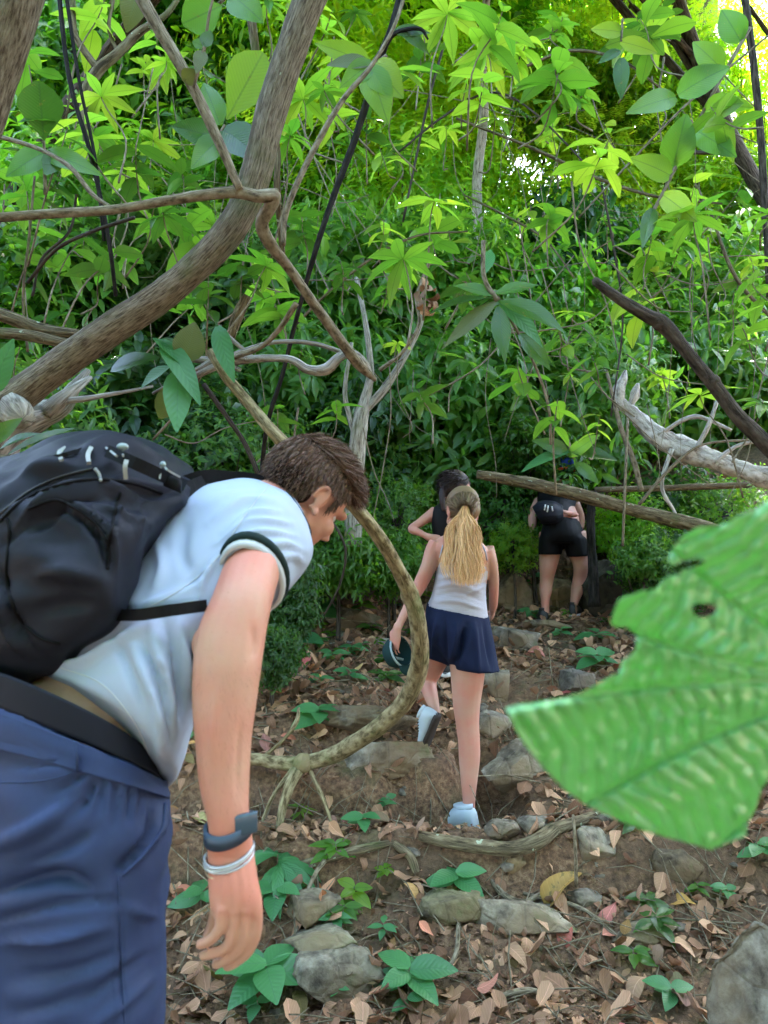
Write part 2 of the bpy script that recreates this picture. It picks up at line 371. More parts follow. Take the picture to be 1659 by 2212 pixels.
def crown(name, ntw, per, R, L, W, shape, mat, kind='spiral', shell=.75, nseg=2):
    """foliage: twigs through the crown's volume, each with its own leaves"""
    u = rv(ntw); rr = (RNG.random(ntw)**(1/2.2))[:, None]*(1-shell)+shell*(RNG.random(ntw)**.35)[:, None]
    lob = np.array([1+.28*mn.noise(Vector(x*2.1+len(name))) for x in u])[:, None]
    C = u*rr*np.array(R)*lob; parts = []
    TD = u*np.array([1, 1, .5])+rv(ntw)*.55+np.array([0, 0, .15]); TD /= np.linalg.norm(TD, axis=1)[:, None]
    side = np.cross(TD, rv(ntw)); side /= np.linalg.norm(side, axis=1)[:, None]; up = np.cross(side, TD)
    pos, D, N, Sz = [], [], [], []
    for k in range(per):
        if kind == 'spiral':
            a = k*2.4+RNG.random(ntw)*.5; s = (k/per-.4)*L*2.2; tilt = .45+.4*RNG.random(ntw)
            d = TD*tilt[:, None]+side*np.cos(a)[:, None]+up*np.sin(a)[:, None]+np.array([0, 0, -.25]); pos.append(C+TD*s)
            N.append(TD+np.array([0, 0, .9])+rv(ntw)*.45)
        elif kind == 'whorl':
            a = k/per*2*np.pi+RNG.random(ntw)*.25; X = np.tile([1., 0, 0], (ntw, 1))+rv(ntw)*.25; Y = np.tile([0, 1., 0], (ntw, 1))+rv(ntw)*.25
            d = X*np.cos(a)[:, None]+Y*np.sin(a)[:, None]+np.array([0, 0, -.1]); pos.append(C+d*L*.12); N.append(np.array([0, 0, 1.])+rv(ntw)*.3)
        else:  # pinnate
            j = k//2; sgn = 1 if k % 2 else -1; h = TD*np.array([1, 1, .3]); h /= np.linalg.norm(h, axis=1)[:, None]; sd = np.cross(h, [0, 0, 1.])
            d = h*.45+sd*sgn; pos.append(C+h*(j*L*.55)+np.array([0, 0, -1.])*(j*L*.06)**1.0); N.append(np.array([0, 0, 1.])+rv(ntw)*.22)
        D.append(d); Sz.append(L*(.65+.6*RNG.random(ntw))*(1-.02*k))
    pos, D, N, Sz = map(np.concatenate, (pos, D, N, Sz))
    h = len(pos); pm = RNG.permutation(h); k = 3; q = np.array_split(pm, k); out = []
    for i, s in enumerate(q): out.append(scatter(leaf_t(nseg, shape, W, .22+.12*i, .35+.35*i), pos[s], D[s], N[s], Sz[s]))
    V, F, U = joinsc(out); o = meshobj(name, V, F, mat, None, U); COL.objects.unlink(o); return o.data, C
CR = {}
CR['ovate'] = crown('crown', 800, 7, (1.25, 1.25, 1.1), .17, .44, 'ovate', M['leaf_mid'])
CR['ovate2'] = crown('crown', 900, 7, (1.25, 1.15, 1.2), .13, .42, 'ovate', M['leaf_dark'])
CR['lance'] = crown('crown', 750, 8, (1.3, 1.2, 1.2), .2, .28, 'lance', M['leaf_mid'])
CR['whorl'] = crown('crown', 520, 9, (1.35, 1.35, 1.1), .24, .26, 'lance', M['leaf_light'], 'whorl')
CR['whorld'] = crown('crown', 520, 8, (1.3, 1.3, 1.1), .22, .34, 'obov', M['leaf_dark'], 'whorl')
CR['pinn'] = crown('crown', 560, 14, (1.35, 1.35, 1.1), .085, .36, 'ovate', M['leaf_light'], 'pinn')
CR['light'] = crown('crown', 800, 8, (1.3, 1.3, 1.15), .13, .42, 'ovate', M['leaf_light'])
CR['small'] = crown('crown', 1300, 7, (1.3, 1.3, 1.2), .075, .5, 'ovate', M['leaf_mid'])
CR['b_ovate'] = crown('crown', 430, 7, (1.25, 1.25, 1.1), .23, .46, 'ovate', M['leaf_mid'], nseg=3)
CR['b_ovate2'] = crown('crown', 470, 7, (1.25, 1.15, 1.2), .21, .44, 'ovate', M['leaf_dark'], nseg=3)
CR['b_lance'] = crown('crown', 420, 8, (1.3, 1.2, 1.2), .29, .28, 'lance', M['leaf_mid'], nseg=3)
CR['b_whorld'] = crown('crown', 330, 8, (1.3, 1.3, 1.1), .29, .34, 'obov', M['leaf_dark'], 'whorl', nseg=3)
CR['b_light'] = crown('crown', 480, 8, (1.3, 1.3, 1.15), .19, .42, 'ovate', M['leaf_light'])
CR['b_small'] = crown('crown', 800, 7, (1.3, 1.3, 1.2), .11, .5, 'ovate', M['leaf_mid'])
def tree_obj(kind, X, Y, h, s, label, cat='tree', group=None, tint=(1, 1, 1), bark='bark_dark', name='forest_tree', sz=1.0, zc=None, r0=None, lean=(0, 0)):
    z0 = H(X, Y); t = empty(name, (X, Y, z0), label, cat, group); zc = z0+h if zc is None else zc; where_pt = None
    rot = random.random()*6.28; c = bpy.data.objects.new('crown', CR[kind][0]); COL.objects.link(c); c.parent = t
    c.location = (lean[0], lean[1], zc-z0); c.rotation_euler = (random.uniform(-.3, .3), random.uniform(-.3, .3), rot); c.scale = (s, s*random.uniform(.85, 1.15), s*sz)
    c.color = (*tint, 1)
    mb = MB(); r0 = r0 or .025*s+.012; top = np.array([lean[0], lean[1], zc-z0+.3*s*sz]); b = np.array([0, 0, -.15])
    w1 = np.array([random.uniform(-.12, .12)*s, random.uniform(-.12, .12)*s, 0])
    pts = catmull([b, b*.6+top*.4+w1, b*.25+top*.75-w1*.6, top], 4); mb.tube(pts, np.linspace(r0, r0*.35, len(pts)), 7, .15, X)
    Mx = Matrix.LocRotScale(c.location, c.rotation_euler, c.scale); Cs = CR[kind][1]
    for i in range(14):
        q = np.array(Mx @ Vector(Cs[random.randrange(len(Cs))])); st = pts[random.randint(len(pts)//3, len(pts)-1)]
        mid = (st+q)/2+np.array([0, 0, -.08*s]); mb.tube(catmull([st, mid, q], 3), np.linspace(r0*.42, r0*.08, 7), 4)
    o = mb.build('trunk', M[bark]); o.parent = t; return t
LM = [('the leaning trunk\'s top', 660, 60), ('the top left trunk', 20, 100), ('the slanting branch', 400, 170), ('the level branch', 280, 450), ('the forked knot', 595, 430), ('the black slender stem', 770, 290), ('the patch of white sky', 1130, 335), ('the pale slender trunk', 1040, 200), ('the broad grey trunk', 1490, 280),
 ('the bare thick branch', 1440, 710), ('the dark drooping leaves', 1080, 660), ('the fallen log', 1180, 1050), ('the far hiker', 1215, 1180), ('the backlit bright leaf', 535, 190), ('the upright dark leaf', 90, 240), ('the leaning trunk\'s bend', 470, 540), ('the leaning trunk\'s foot', 90, 840), ('the knotted lianas', 700, 790),
 ('the bent head', 670, 1040), ('the dark-haired woman', 960, 1070), ('the white dead log', 1450, 950), ('the pendant leaf pair', 1343, 170), ('the reddish curled leaf', 760, 125), ('the forked dark branch', 215, 150), ('the vine loop', 800, 1500), ('the looping vine\'s bend', 905, 1400), ('the pale blue shoe', 995, 1770), ('the big leaf', 1450, 1500), ('the big leaf\'s lower tip', 1540, 1830),
 ('the crossing root', 1100, 1830), ('the yellow dead leaf', 1215, 1900), ('the hanging hand', 500, 1980), ('the white shirt sleeve', 620, 1220), ('the corner boulder', 1600, 2050), ('the lichen trunk', 770, 900), ('the backpack', 200, 960), ('the slanting long stone', 1150, 1990), ('the wide stone slab', 850, 1640)]
USED = {}
def where(what, x, y):
    for f in (lambda q: 0, lambda q: 1):
        for nm, a, b in sorted(LM, key=lambda q: (q[1]-x)**2+(q[2]-y)**2)[:24]:
            dx, dy = x-a, y-b; r = ('above' if dy < 0 else 'below') if abs(dy) > abs(dx) else ('left of' if dx < 0 else 'right of')
            if f(0): r = ('far ' if abs(dx)+abs(dy) > 260 else 'just ')+r
            lab = what+' '+r+' '+nm
            if lab not in USED: USED[lab] = 1; return lab
    return what+' in the thick of the leaves'
# ---- hillside and canopy trees; (kind, px, py of crown centre, depth, scale, tint)
def at_px(kind, x, y, d, s, label, **kw):
    q = P(x, y, d); g = H(q[0], q[1]); 
    return tree_obj(kind, q[0], q[1], 0, s, label, zc=max(q[2], g+.25*s), **kw)
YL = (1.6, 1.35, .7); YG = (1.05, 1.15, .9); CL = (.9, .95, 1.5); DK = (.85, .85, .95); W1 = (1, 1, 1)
MID = [
 ('ovate2', 620, 1270, 5.1, .24, 'low dark shrub behind the white sleeve', W1), ('lance', 730, 1185, 5.8, .3, 'low shrub on the bank below the bent face', W1), ('ovate', 840, 1215, 6.0, .24, 'low shrub inside the top of the vine loop', W1), ('ovate2', 590, 1420, 4.4, .16, 'small dark shrub peeping out beside the upper arm', W1), ('ovate', 1390, 1200, 5.7, .17, 'low shrub over the black mossy boulder', W1), ('ovate2', 1440, 1230, 5.9, .3, 'dark shrub behind the upper lobe of the big leaf', W1), ('light', 1110, 1180, 6.6, .2, 'small fresh shrub right of the blonde woman\'s shoulder', W1),  # named shrubs and saplings of the middle distance
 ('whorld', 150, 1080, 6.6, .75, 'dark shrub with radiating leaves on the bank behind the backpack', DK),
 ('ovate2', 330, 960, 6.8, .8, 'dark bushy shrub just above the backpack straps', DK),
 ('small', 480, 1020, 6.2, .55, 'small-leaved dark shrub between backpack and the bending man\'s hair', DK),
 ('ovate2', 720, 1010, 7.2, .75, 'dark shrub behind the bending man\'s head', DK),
 ('lance', 860, 930, 7.6, .8, 'narrow-leaved shrub above the dark-haired woman', W1),
 ('ovate', 1000, 900, 7.8, .85, 'broad-leaved shrub between the two women and the fallen log', W1),
 ('ovate2', 1130, 920, 8.2, .85, 'shrub with dull green leaves above the fallen mossy log', W1),
 ('lance', 1240, 880, 7.8, .75, 'leafy shrub over the far hiker\'s blue cap', W1),
 ('whorld', 1160, 985, 6.9, .38, 'low shrub hanging over the log left of the blue cap', W1),
 ('light', 1370, 1140, 6.9, .3, 'pale green bush right of the black pole', (1.1, 1.2, .8)),
 ('ovate2', 1450, 1160, 7.2, .5, 'dark bush under the thin fallen pole', DK),
 ('small', 1580, 1130, 6.6, .4, 'fine-leaved bush at the end of the dead white log', W1),
 ('ovate', 1600, 960, 8.6, .8, 'bush growing behind the grey fallen branches', W1),
 ('lance', 1440, 850, 8.8, .9, 'narrow-leaved sapling behind the broken white stump', W1),
 ('ovate2', 640, 1230, 6.0, .33, 'low shrub on the dark bank beside the bending man\'s shoulder', DK),
 ('whorld', 620, 1330, 4.9, .17, 'small rosette shrub beside the bending man\'s arm', W1),
 ('small', 850, 1130, 6.4, .36, 'small dark shrub left of the dark-haired woman', DK),
 ('small', 1090, 1110, 7.0, .42, 'small shrub between the blonde woman and the far hiker', (.8, .9, 1.1)),
 ('lance', 30, 980, 5.2, .5, 'dark large-leaved shrub at the foot of the leaning trunk', DK),
 ('ovate', 110, 700, 7.6, .9, 'shrub behind the lower end of the leaning trunk', W1),
 ('whorld', 300, 620, 7.8, .85, 'dark shrub seen under the horizontal branch', DK),
 ('ovate2', 470, 720, 8.0, .85, 'shrub in the gap below the curving trunk', W1),
 ('lance', 640, 850, 7.6, .75, 'narrow-leaved shrub around the knotted lianas', W1),
 ('ovate', 700, 640, 8.4, .85, 'sapling behind the forked hanging branch', W1),
 ('lance', 900, 640, 8.6, .85, 'sapling with narrow leaves left of the dark drooping leaves', W1),
 ('ovate', 1100, 700, 9.0, .9, 'bright sapling behind the dark drooping leaves', YG),
 ('light', 1290, 740, 9.2, .85, 'bright green sapling left of the right-hand bare branch', W1),
 ('ovate', 1500, 700, 9.6, 1.0, 'sapling crossed by the thick bare branch at right', W1),
 ('ovate2', 1240, 590, 10., .95, 'deep green bush below the patch of white sky', (.55, .8, .55)),
]
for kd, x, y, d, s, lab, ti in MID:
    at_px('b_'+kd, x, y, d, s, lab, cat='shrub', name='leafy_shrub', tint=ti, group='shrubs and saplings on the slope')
KW = {'ovate': 'oval-leaved', 'light': 'yellow-green', 'pinn': 'feathery-leaved', 'whorl': 'star-leaved', 'lance': 'narrow-leaved', 'small': 'small-leaved'}
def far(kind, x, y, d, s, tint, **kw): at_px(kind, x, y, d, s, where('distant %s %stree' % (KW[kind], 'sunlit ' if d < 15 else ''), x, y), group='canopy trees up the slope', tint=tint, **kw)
rr = random.Random(5)
kinds = ['ovate', 'light', 'pinn', 'whorl', 'lance', 'ovate', 'whorl', 'pinn', 'light', 'small']
for row, (y, d, s) in enumerate([(560, 11, 1.35), (400, 12.5, 1.6), (230, 13, 1.7), (60, 13.5, 1.8), (-110, 14, 1.9), (480, 18, 2.3), (240, 20, 2.8), (0, 21, 3.0)]):
    n = 9 if row < 5 else 7
    for i in range(n):
        x = -100+i*(1860/(n-1))+rr.uniform(-70, 70); yy = y+rr.uniform(-60, 60)
        if x > 930 and yy < 520 and rr.random() < .3: continue
        if math.hypot(x-1120, yy-345) < s*FPX/d*1.3+30 or (x > 1380 and math.hypot(x-1560, (yy-180)*.7) < s*FPX/d*1.05+20): continue
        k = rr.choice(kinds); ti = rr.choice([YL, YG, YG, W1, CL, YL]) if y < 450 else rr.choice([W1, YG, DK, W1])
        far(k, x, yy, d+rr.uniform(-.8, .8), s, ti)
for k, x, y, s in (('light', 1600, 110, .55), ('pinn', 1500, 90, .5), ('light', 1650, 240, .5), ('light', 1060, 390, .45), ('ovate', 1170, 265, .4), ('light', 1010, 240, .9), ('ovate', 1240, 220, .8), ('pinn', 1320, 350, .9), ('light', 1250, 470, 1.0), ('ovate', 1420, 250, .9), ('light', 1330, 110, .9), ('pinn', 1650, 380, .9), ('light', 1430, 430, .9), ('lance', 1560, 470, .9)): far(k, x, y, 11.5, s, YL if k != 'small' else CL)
SIDE = [(-6.4, 1.0, 3.0, 1.9), (6.6, 1.0, 3.0, 1.9), (-6.8, 4.2, 4.6, 1.9), (7.2, 4.0, 4.6, 1.9), (-7.6, -1.0, 6.4, 2.2), (7.6, -1.0, 6.4, 2.2)]  # out-of-frame trees added at both sides so light falls mainly from overhead
# canopy added above, beside and behind the frame to block sun and sky light
for i, (X, Y, z, s) in enumerate(SIDE+[(-3.4, 4.6, 8.4, 2.0), (.2, 4.0, 8.6, 2.1), (3.2, 3.8, 8.4, 2.0), (-1.6, 6.6, 9.6, 2.0), (2.0, 6.8, 9.6, 2.1),
                                   (4.6, 7.2, 9.6, 2.0), (-4.8, 7.6, 10, 2.0), (-4.2, -4.5, 3.2, 1.7), (-1.4, -5.6, 3.6, 1.8), (1.6, -4.8, 3.3, 1.8), (4.6, -4.6, 3.4, 1.7), (-6.0, -1.5, 3.6, 1.8), (6.4, -1.8, 3.6, 1.8), (0, -6.5, 6.0, 2.2), (-3.2, -2.4, 6.2, 2.0), (3.2, -2.6, 6.0, 2.0), (0, -3.6, 3.0, 1.6), (-3.0, -3.4, 2.2, 1.6), (3.0, -3.4, 2.4, 1.6), (2.0, 9.6, 11.4, 2.0), (4.4, 9.8, 11.4, 2.0), (3.0, 11.8, 12.8, 2.0), (-.4, 9.2, 11.2, 1.9)]):
    sx = (-5.5 if X < 0 else 5.5) if Y > 0 and abs(X) < 5.5 else X
    tree_obj('light' if Y > 9 else 'whorld' if i % 2 else 'ovate2', sx+X*.3, Y, 0, s, where('overhanging tree added to shade the trail', *[float(v) for v in toPx(np.array([[X, max(Y, 1.), z]]))[:2]]), group='trees added to shade the trail', zc=z, lean=(X-(sx+X*.3), 0), sz=.7, r0=.12)
# ------------------------------------------------------------------ near trunks, branches and lianas (pixel, pixel, depth, half width)
def wood(name, label, cat, pts, mat, n=12, k=7, rough=.12, group=None, extra=(), seed=0, knots=()):
    mb = MB(); pxtube(mb, pts, n, k, rough, seed, .88 if name == 'curved_vine' else 1)
    for e in extra: pxtube(mb, e, max(6, n-4), k, rough, seed+3)
    for x, y, d, r in knots: mb.ell(P(x, y, d), np.array([1, .9, 1])*r*d/FPX, n=6)
    if cat == 'tree':
        e_ = empty(name, P(*pts[0][:3]), label, cat, group); put(mb.build('trunk', M[mat]), e_); return e_
    o = mb.build(name, M[mat]); tag(o, label, cat, group); return o
t1 = empty('leaning_tree', P(-200, 1500, 2.9), 'thick curved brown trunk leaning from lower left up to the top of the picture', 'tree')
mb = MB(); pxtube(mb, [(-170, 1700, 2.9, 60), (-110, 1100, 2.8, 52), (-40, 930, 2.75, 48), (60, 838, 2.7, 41), (200, 738, 2.65, 38), (330, 652, 2.62, 37), (432, 568, 2.6, 37), (508, 480, 2.58, 36),
                       (552, 380, 2.56, 35), (592, 220, 2.55, 38), (650, 50, 2.52, 38), (705, -90, 2.5, 38), (760, -300, 2.5, 36)], 20, 9, .13, 1, .88); put(mb.build('trunk', M['bark_warm']), t1)
mb = MB(); mb.tube([P(30, 880, 2.66), P(46, 900, 2.60), P(52, 906, 2.58)], [.05, .045, .02], 10, .3, 4); put(mb.build('bark_burl', M['bark_pale']), t1)
wood('tree', 'brown trunk filling the top left corner', 'tree', [(-120, 420, 2.3, 50), (-40, 240, 2.25, 48), (10, 90, 2.2, 50), (48, -40, 2.15, 50), (90, -200, 2.1, 50)], 'bark_warm', 18, 8, .14, seed=8)
wood('dead_stump', 'gnarled pale stump under the foot of the leaning trunk', 'stump', [(-60, 1010, 2.9, 70), (10, 940, 2.9, 52), (70, 905, 2.92, 38), (130, 880, 2.95, 24), (165, 830, 3.0, 12), (190, 800, 3.05, 6)], 'bark_pale', 14, 6, .35,
     extra=[[(100, 890, 2.9, 20), (150, 850, 2.9, 12), (195, 815, 3, 5)], [(110, 870, 2.9, 10), (180, 862, 2.9, 6), (250, 850, 3.0, 4), (330, 835, 3.1, 3)]])
wood('bare_branch', 'smooth grey-brown branch crossing level from the left edge to a forked knot', 'branch',
     [(-60, 474, 2.3, 9), (100, 463, 2.3, 10), (250, 452, 2.32, 10), (380, 430, 2.34, 11), (500, 415, 2.36, 13), (555, 424, 2.38, 13), (592, 424, 2.4, 14), (582, 450, 2.42, 15), (566, 485, 2.45, 14), (585, 528, 2.5, 13),
      (625, 580, 2.6, 11), (680, 660, 2.7, 11), (735, 735, 2.8, 11), (778, 790, 2.9, 11), (810, 820, 3.0, 5)], 'bark_liana', 12, 7, .14, knots=[(592, 424, 2.4, 15), (510, 412, 2.36, 14)],
     extra=[[(592, 424, 2.4, 11), (597, 408, 2.4, 5)], [(640, 655, 2.65, 7), (600, 715, 2.7, 6), (560, 752, 2.75, 5), (500, 775, 2.8, 5)]])
wood('slanting_branch', 'straight grey branch slanting down from the top left onto the level branch', 'branch', [(270, -70, 2.3, 15), (330, 40, 2.3, 14), (420, 195, 2.32, 12), (470, 300, 2.33, 11), (518, 410, 2.35, 9)], 'bark_liana', 10, 7, .1,
     extra=[[(415, 190, 2.32, 6), (440, 110, 2.32, 4), (452, 30, 2.3, 3), (470, -40, 2.3, 3)]])
wood('thin_branch', 'thin pale stem rising beside the forked knot to the black stem', 'branch', [(612, 530, 3, 6), (615, 470, 3, 7), (640, 400, 3, 7), (690, 300, 3.0, 7), (745, 210, 3, 6), (800, 145, 3, 5), (850, 60, 3, 4), (880, -30, 3, 4)], 'bark_liana', 8, 7)
wood('dark_stem', 'black slender stem slanting down through the middle of the leaves', 'branch', [(870, -30, 3.2, 8), (845, 60, 3.2, 7), (820, 130, 3.2, 9), (770, 290, 3.2, 8), (722, 420, 3.2, 7), (682, 540, 3.2, 6), (640, 690, 3.3, 5), (610, 810, 3.4, 5), (575, 930, 3.5, 5), (560, 1100, 3.8, 5)], 'bark_black', 8, 7,
     extra=[[(822, 130, 3.2, 6), (850, 75, 3.15, 5), (905, 62, 3.1, 4), (925, 85, 3.1, 2)]])
wood('forked_branch', 'dark forked branch in the upper left leaves', 'branch', [(190, 330, 3.4, 8), (185, 210, 3.4, 11), (213, 152, 3.4, 12), (255, 115, 3.4, 10), (300, 70, 3.4, 9), (360, 30, 3.4, 6), (400, -30, 3.4, 5)], 'bark_log', 9, 6,
     extra=[[(213, 152, 3.4, 9), (175, 100, 3.4, 8), (158, 60, 3.4, 8), (155, -30, 3.4, 7)], [(255, 115, 3.4, 5), (235, 60, 3.4, 4), (250, -20, 3.4, 3)]])
wood('stem_pair', 'two dark upright stems side by side near the left edge', 'branch', [(125, -30, 3.1, 5), (150, 170, 3.1, 5), (195, 330, 3.1, 5), (235, 520, 3.1, 5), (250, 640, 3.2, 4)], 'bark_black', 7, 6,
     extra=[[(140, -30, 3.1, 5), (170, 170, 3.1, 4), (205, 340, 3.1, 4), (225, 520, 3.1, 4)]])
wood('grey_branch', 'short grey stem hanging at the top left of the leaning trunk', 'branch', [(535, -30, 3.4, 9), (545, 60, 3.4, 10), (552, 120, 3.4, 8), (550, 180, 3.4, 4)], 'bark_log', 8, 6)
wood('fallen_branch', 'two brown fallen branches lying against the leaning trunk at left', 'branch', [(-60, 660, 3.2, 14), (30, 690, 3.2, 15), (90, 712, 3.2, 14), (170, 722, 3.2, 10)], 'bark_log', 10, 6, extra=[[(-60, 716, 3.1, 11), (60, 725, 3.1, 13), (160, 745, 3.1, 12), (230, 742, 3.1, 10)]])
wood('twisted_liana', 'pale twisted liana joining the hanging branch above the bent head', 'liana', [(420, 812, 2.9, 8), (470, 790, 2.9, 9), (520, 778, 2.9, 9), (620, 775, 2.9, 8), (665, 798, 2.9, 10), (705, 798, 2.9, 12), (735, 770, 2.9, 10), (765, 765, 2.92, 9), (790, 790, 2.95, 9), (800, 815, 3, 6)], 'bark_pale', 9, 6, .2,
     extra=[[(450, 790, 2.9, 6), (530, 757, 2.9, 6), (600, 738, 2.9, 5), (680, 742, 2.92, 5), (750, 765, 2.95, 5)], [(430, 800, 2.9, 8), (480, 770, 2.9, 7), (530, 775, 2.88, 6)], [(410, 775, 2.92, 7), (470, 782, 2.9, 8), (520, 800, 2.9, 5)],
            [(485, 720, 2.9, 6), (520, 750, 2.9, 5), (545, 770, 2.9, 4)], [(330, 850, 2.95, 3), (420, 800, 2.9, 4), (470, 775, 2.9, 4)]])
wood('curved_vine', 'thick bare vine looping behind the bent head and down to the ground', 'vine', [(455, 760, 2.75, 12), (490, 815, 2.7, 13), (545, 880, 2.65, 14), (610, 955, 2.6, 16), (690, 1025, 2.7, 17), (775, 1105, 2.8, 17), (840, 1195, 2.95, 18), (887, 1290, 3.1, 20), (906, 1375, 3.2, 22),
     (902, 1455, 3.35, 22), (868, 1525, 3.5, 22), (800, 1583, 3.65, 21), (725, 1628, 3.8, 20), (655, 1648, 3.85, 19), (600, 1648, 3.9, 17), (545, 1640, 3.95, 15), (480, 1650, 4.0, 13)], 'bark_vine', 16, 9, .17, knots=[(655, 1648, 3.83, 22), (885, 1285, 3.1, 21)],
     extra=[[(650, 1652, 3.85, 13), (625, 1700, 3.75, 12), (608, 1760, 3.68, 9), (600, 1820, 3.6, 7)], [(640, 1650, 3.85, 5), (590, 1720, 3.75, 4), (560, 1790, 3.7, 3)], [(665, 1655, 3.85, 5), (700, 1730, 3.7, 4), (722, 1800, 3.65, 3)],
            [(560, 1642, 3.95, 4), (610, 1600, 3.9, 4), (640, 1560, 3.9, 5), (645, 1530, 4, 3)]])
wood('thick_bare_branch', 'thick dark bare branch with nodes ending in mid-air at right', 'branch', [(1284, 607, 2.5, 9), (1345, 650, 2.5, 12), (1400, 682, 2.5, 14), (1432, 700, 2.5, 17), (1480, 755, 2.5, 14), (1545, 835, 2.5, 15), (1590, 895, 2.5, 15), (1655, 960, 2.5, 17), (1760, 1075, 2.5, 18)], 'bark_dark', 14, 8, .12,
     knots=[(1425, 698, 2.5, 17), (1540, 825, 2.5, 17), (1288, 609, 2.5, 10)])
wood('fallen_log', 'mossy fallen log lying across in front of the far hiker', 'log', [(1030, 1024, 5.9, 10), (1090, 1034, 5.9, 12), (1180, 1052, 5.85, 14), (1270, 1074, 5.8, 15), (1380, 1105, 5.8, 14), (1470, 1127, 5.8, 16), (1560, 1150, 5.8, 15), (1700, 1200, 5.8, 15)], 'bark_log', 12, 7, .15, seed=5)
wood('fallen_pole', 'thin straight fallen pole level above the mossy log at right', 'log', [(1285, 1058, 6.2, 6), (1440, 1054, 6.2, 7), (1600, 1048, 6.2, 7), (1720, 1042, 6.2, 7)], 'bark_log', 8, 6)
wood('black_pole', 'upright black pole behind the far hiker\'s right leg', 'pole', [(1280, 1060, 6.15, 9), (1276, 1130, 6.15, 9), (1280, 1220, 6.15, 11), (1284, 1310, 6.15, 13)], 'bark_black', 10, 6, .2)
wood('white_log', 'bleached white dead log leaning on the slope at right', 'log', [(1335, 862, 6.0, 9), (1375, 900, 6.0, 15), (1425, 945, 5.95, 21), (1490, 975, 5.9, 22), (1560, 1000, 5.85, 20), (1690, 1040, 5.8, 24)], 'bark_white', 14, 8, .45, seed=2,
     extra=[[(1345, 885, 6.0, 9), (1334, 850, 6.0, 14), (1346, 820, 6.0, 10), (1352, 800, 6.0, 3)], [(1360, 880, 6.0, 8), (1372, 850, 6.0, 9), (1378, 828, 6.0, 3)], [(1420, 940, 5.9, 5), (1500, 900, 5.85, 5), (1580, 930, 5.8, 3)], [(1500, 975, 5.85, 5), (1530, 920, 5.8, 5), (1560, 830, 5.8, 3)], [(1540, 1000, 5.8, 5), (1600, 960, 5.8, 4), (1690, 950, 5.8, 4)], [(1450, 970, 5.85, 5), (1430, 1050, 5.8, 4), (1460, 1110, 5.8, 3)]])
wood('lichen_tree', 'slim pale lichen-spotted trunk rising behind the bent head', 'tree', [(762, 1180, 5.6, 20), (766, 1050, 5.6, 19), (772, 960, 5.6, 18), (780, 900, 5.6, 17), (790, 860, 5.6, 12), (800, 800, 5.6, 8), (790, 700, 5.6, 6), (770, 600, 5.7, 5)], 'bark_pale', 12, 6, .12,
     extra=[[(782, 890, 5.6, 11), (830, 840, 5.6, 9), (880, 760, 5.6, 7), (910, 690, 5.6, 6), (905, 640, 5.6, 5)], [(775, 960, 5.6, 9), (755, 900, 5.6, 6), (745, 840, 5.6, 5), (760, 740, 5.6, 4)]])
wood('slender_tree', 'pale slender trunk in the middle of the bright canopy', 'tree', [(1020, 900, 9.3, 12), (1035, 600, 9.5, 11), (1030, 400, 9.5, 11), (1045, 250, 9.5, 10), (1042, 100, 9.5, 9), (1060, -80, 9.5, 8)], 'bark_pale', 9, 6)
wood('grey_tree', 'broad grey trunk behind the leaves at upper right', 'tree', [(1480, 900, 12.5, 50), (1490, 600, 12.5, 46), (1480, 350, 12.5, 42), (1495, 150, 12.5, 40), (1520, -60, 12.5, 36), (1540, -300, 12.5, 30)], 'bark_grey', 14, 6, .2)
wood('thin_tree', 'dark thin trunk at the upper right edge', 'tree', [(1665, 640, 5, 9), (1650, 400, 5, 8), (1640, 250, 5, 8), (1618, 60, 5, 8), (1600, -60, 5, 8)], 'bark_dark', 8, 6)
wood('brown_stub', 'short brown leaning stub above the knotted lianas', 'branch', [(535, 640, 3.6, 12), (515, 680, 3.6, 13), (498, 730, 3.6, 10)], 'bark_log', 9, 5, .2)
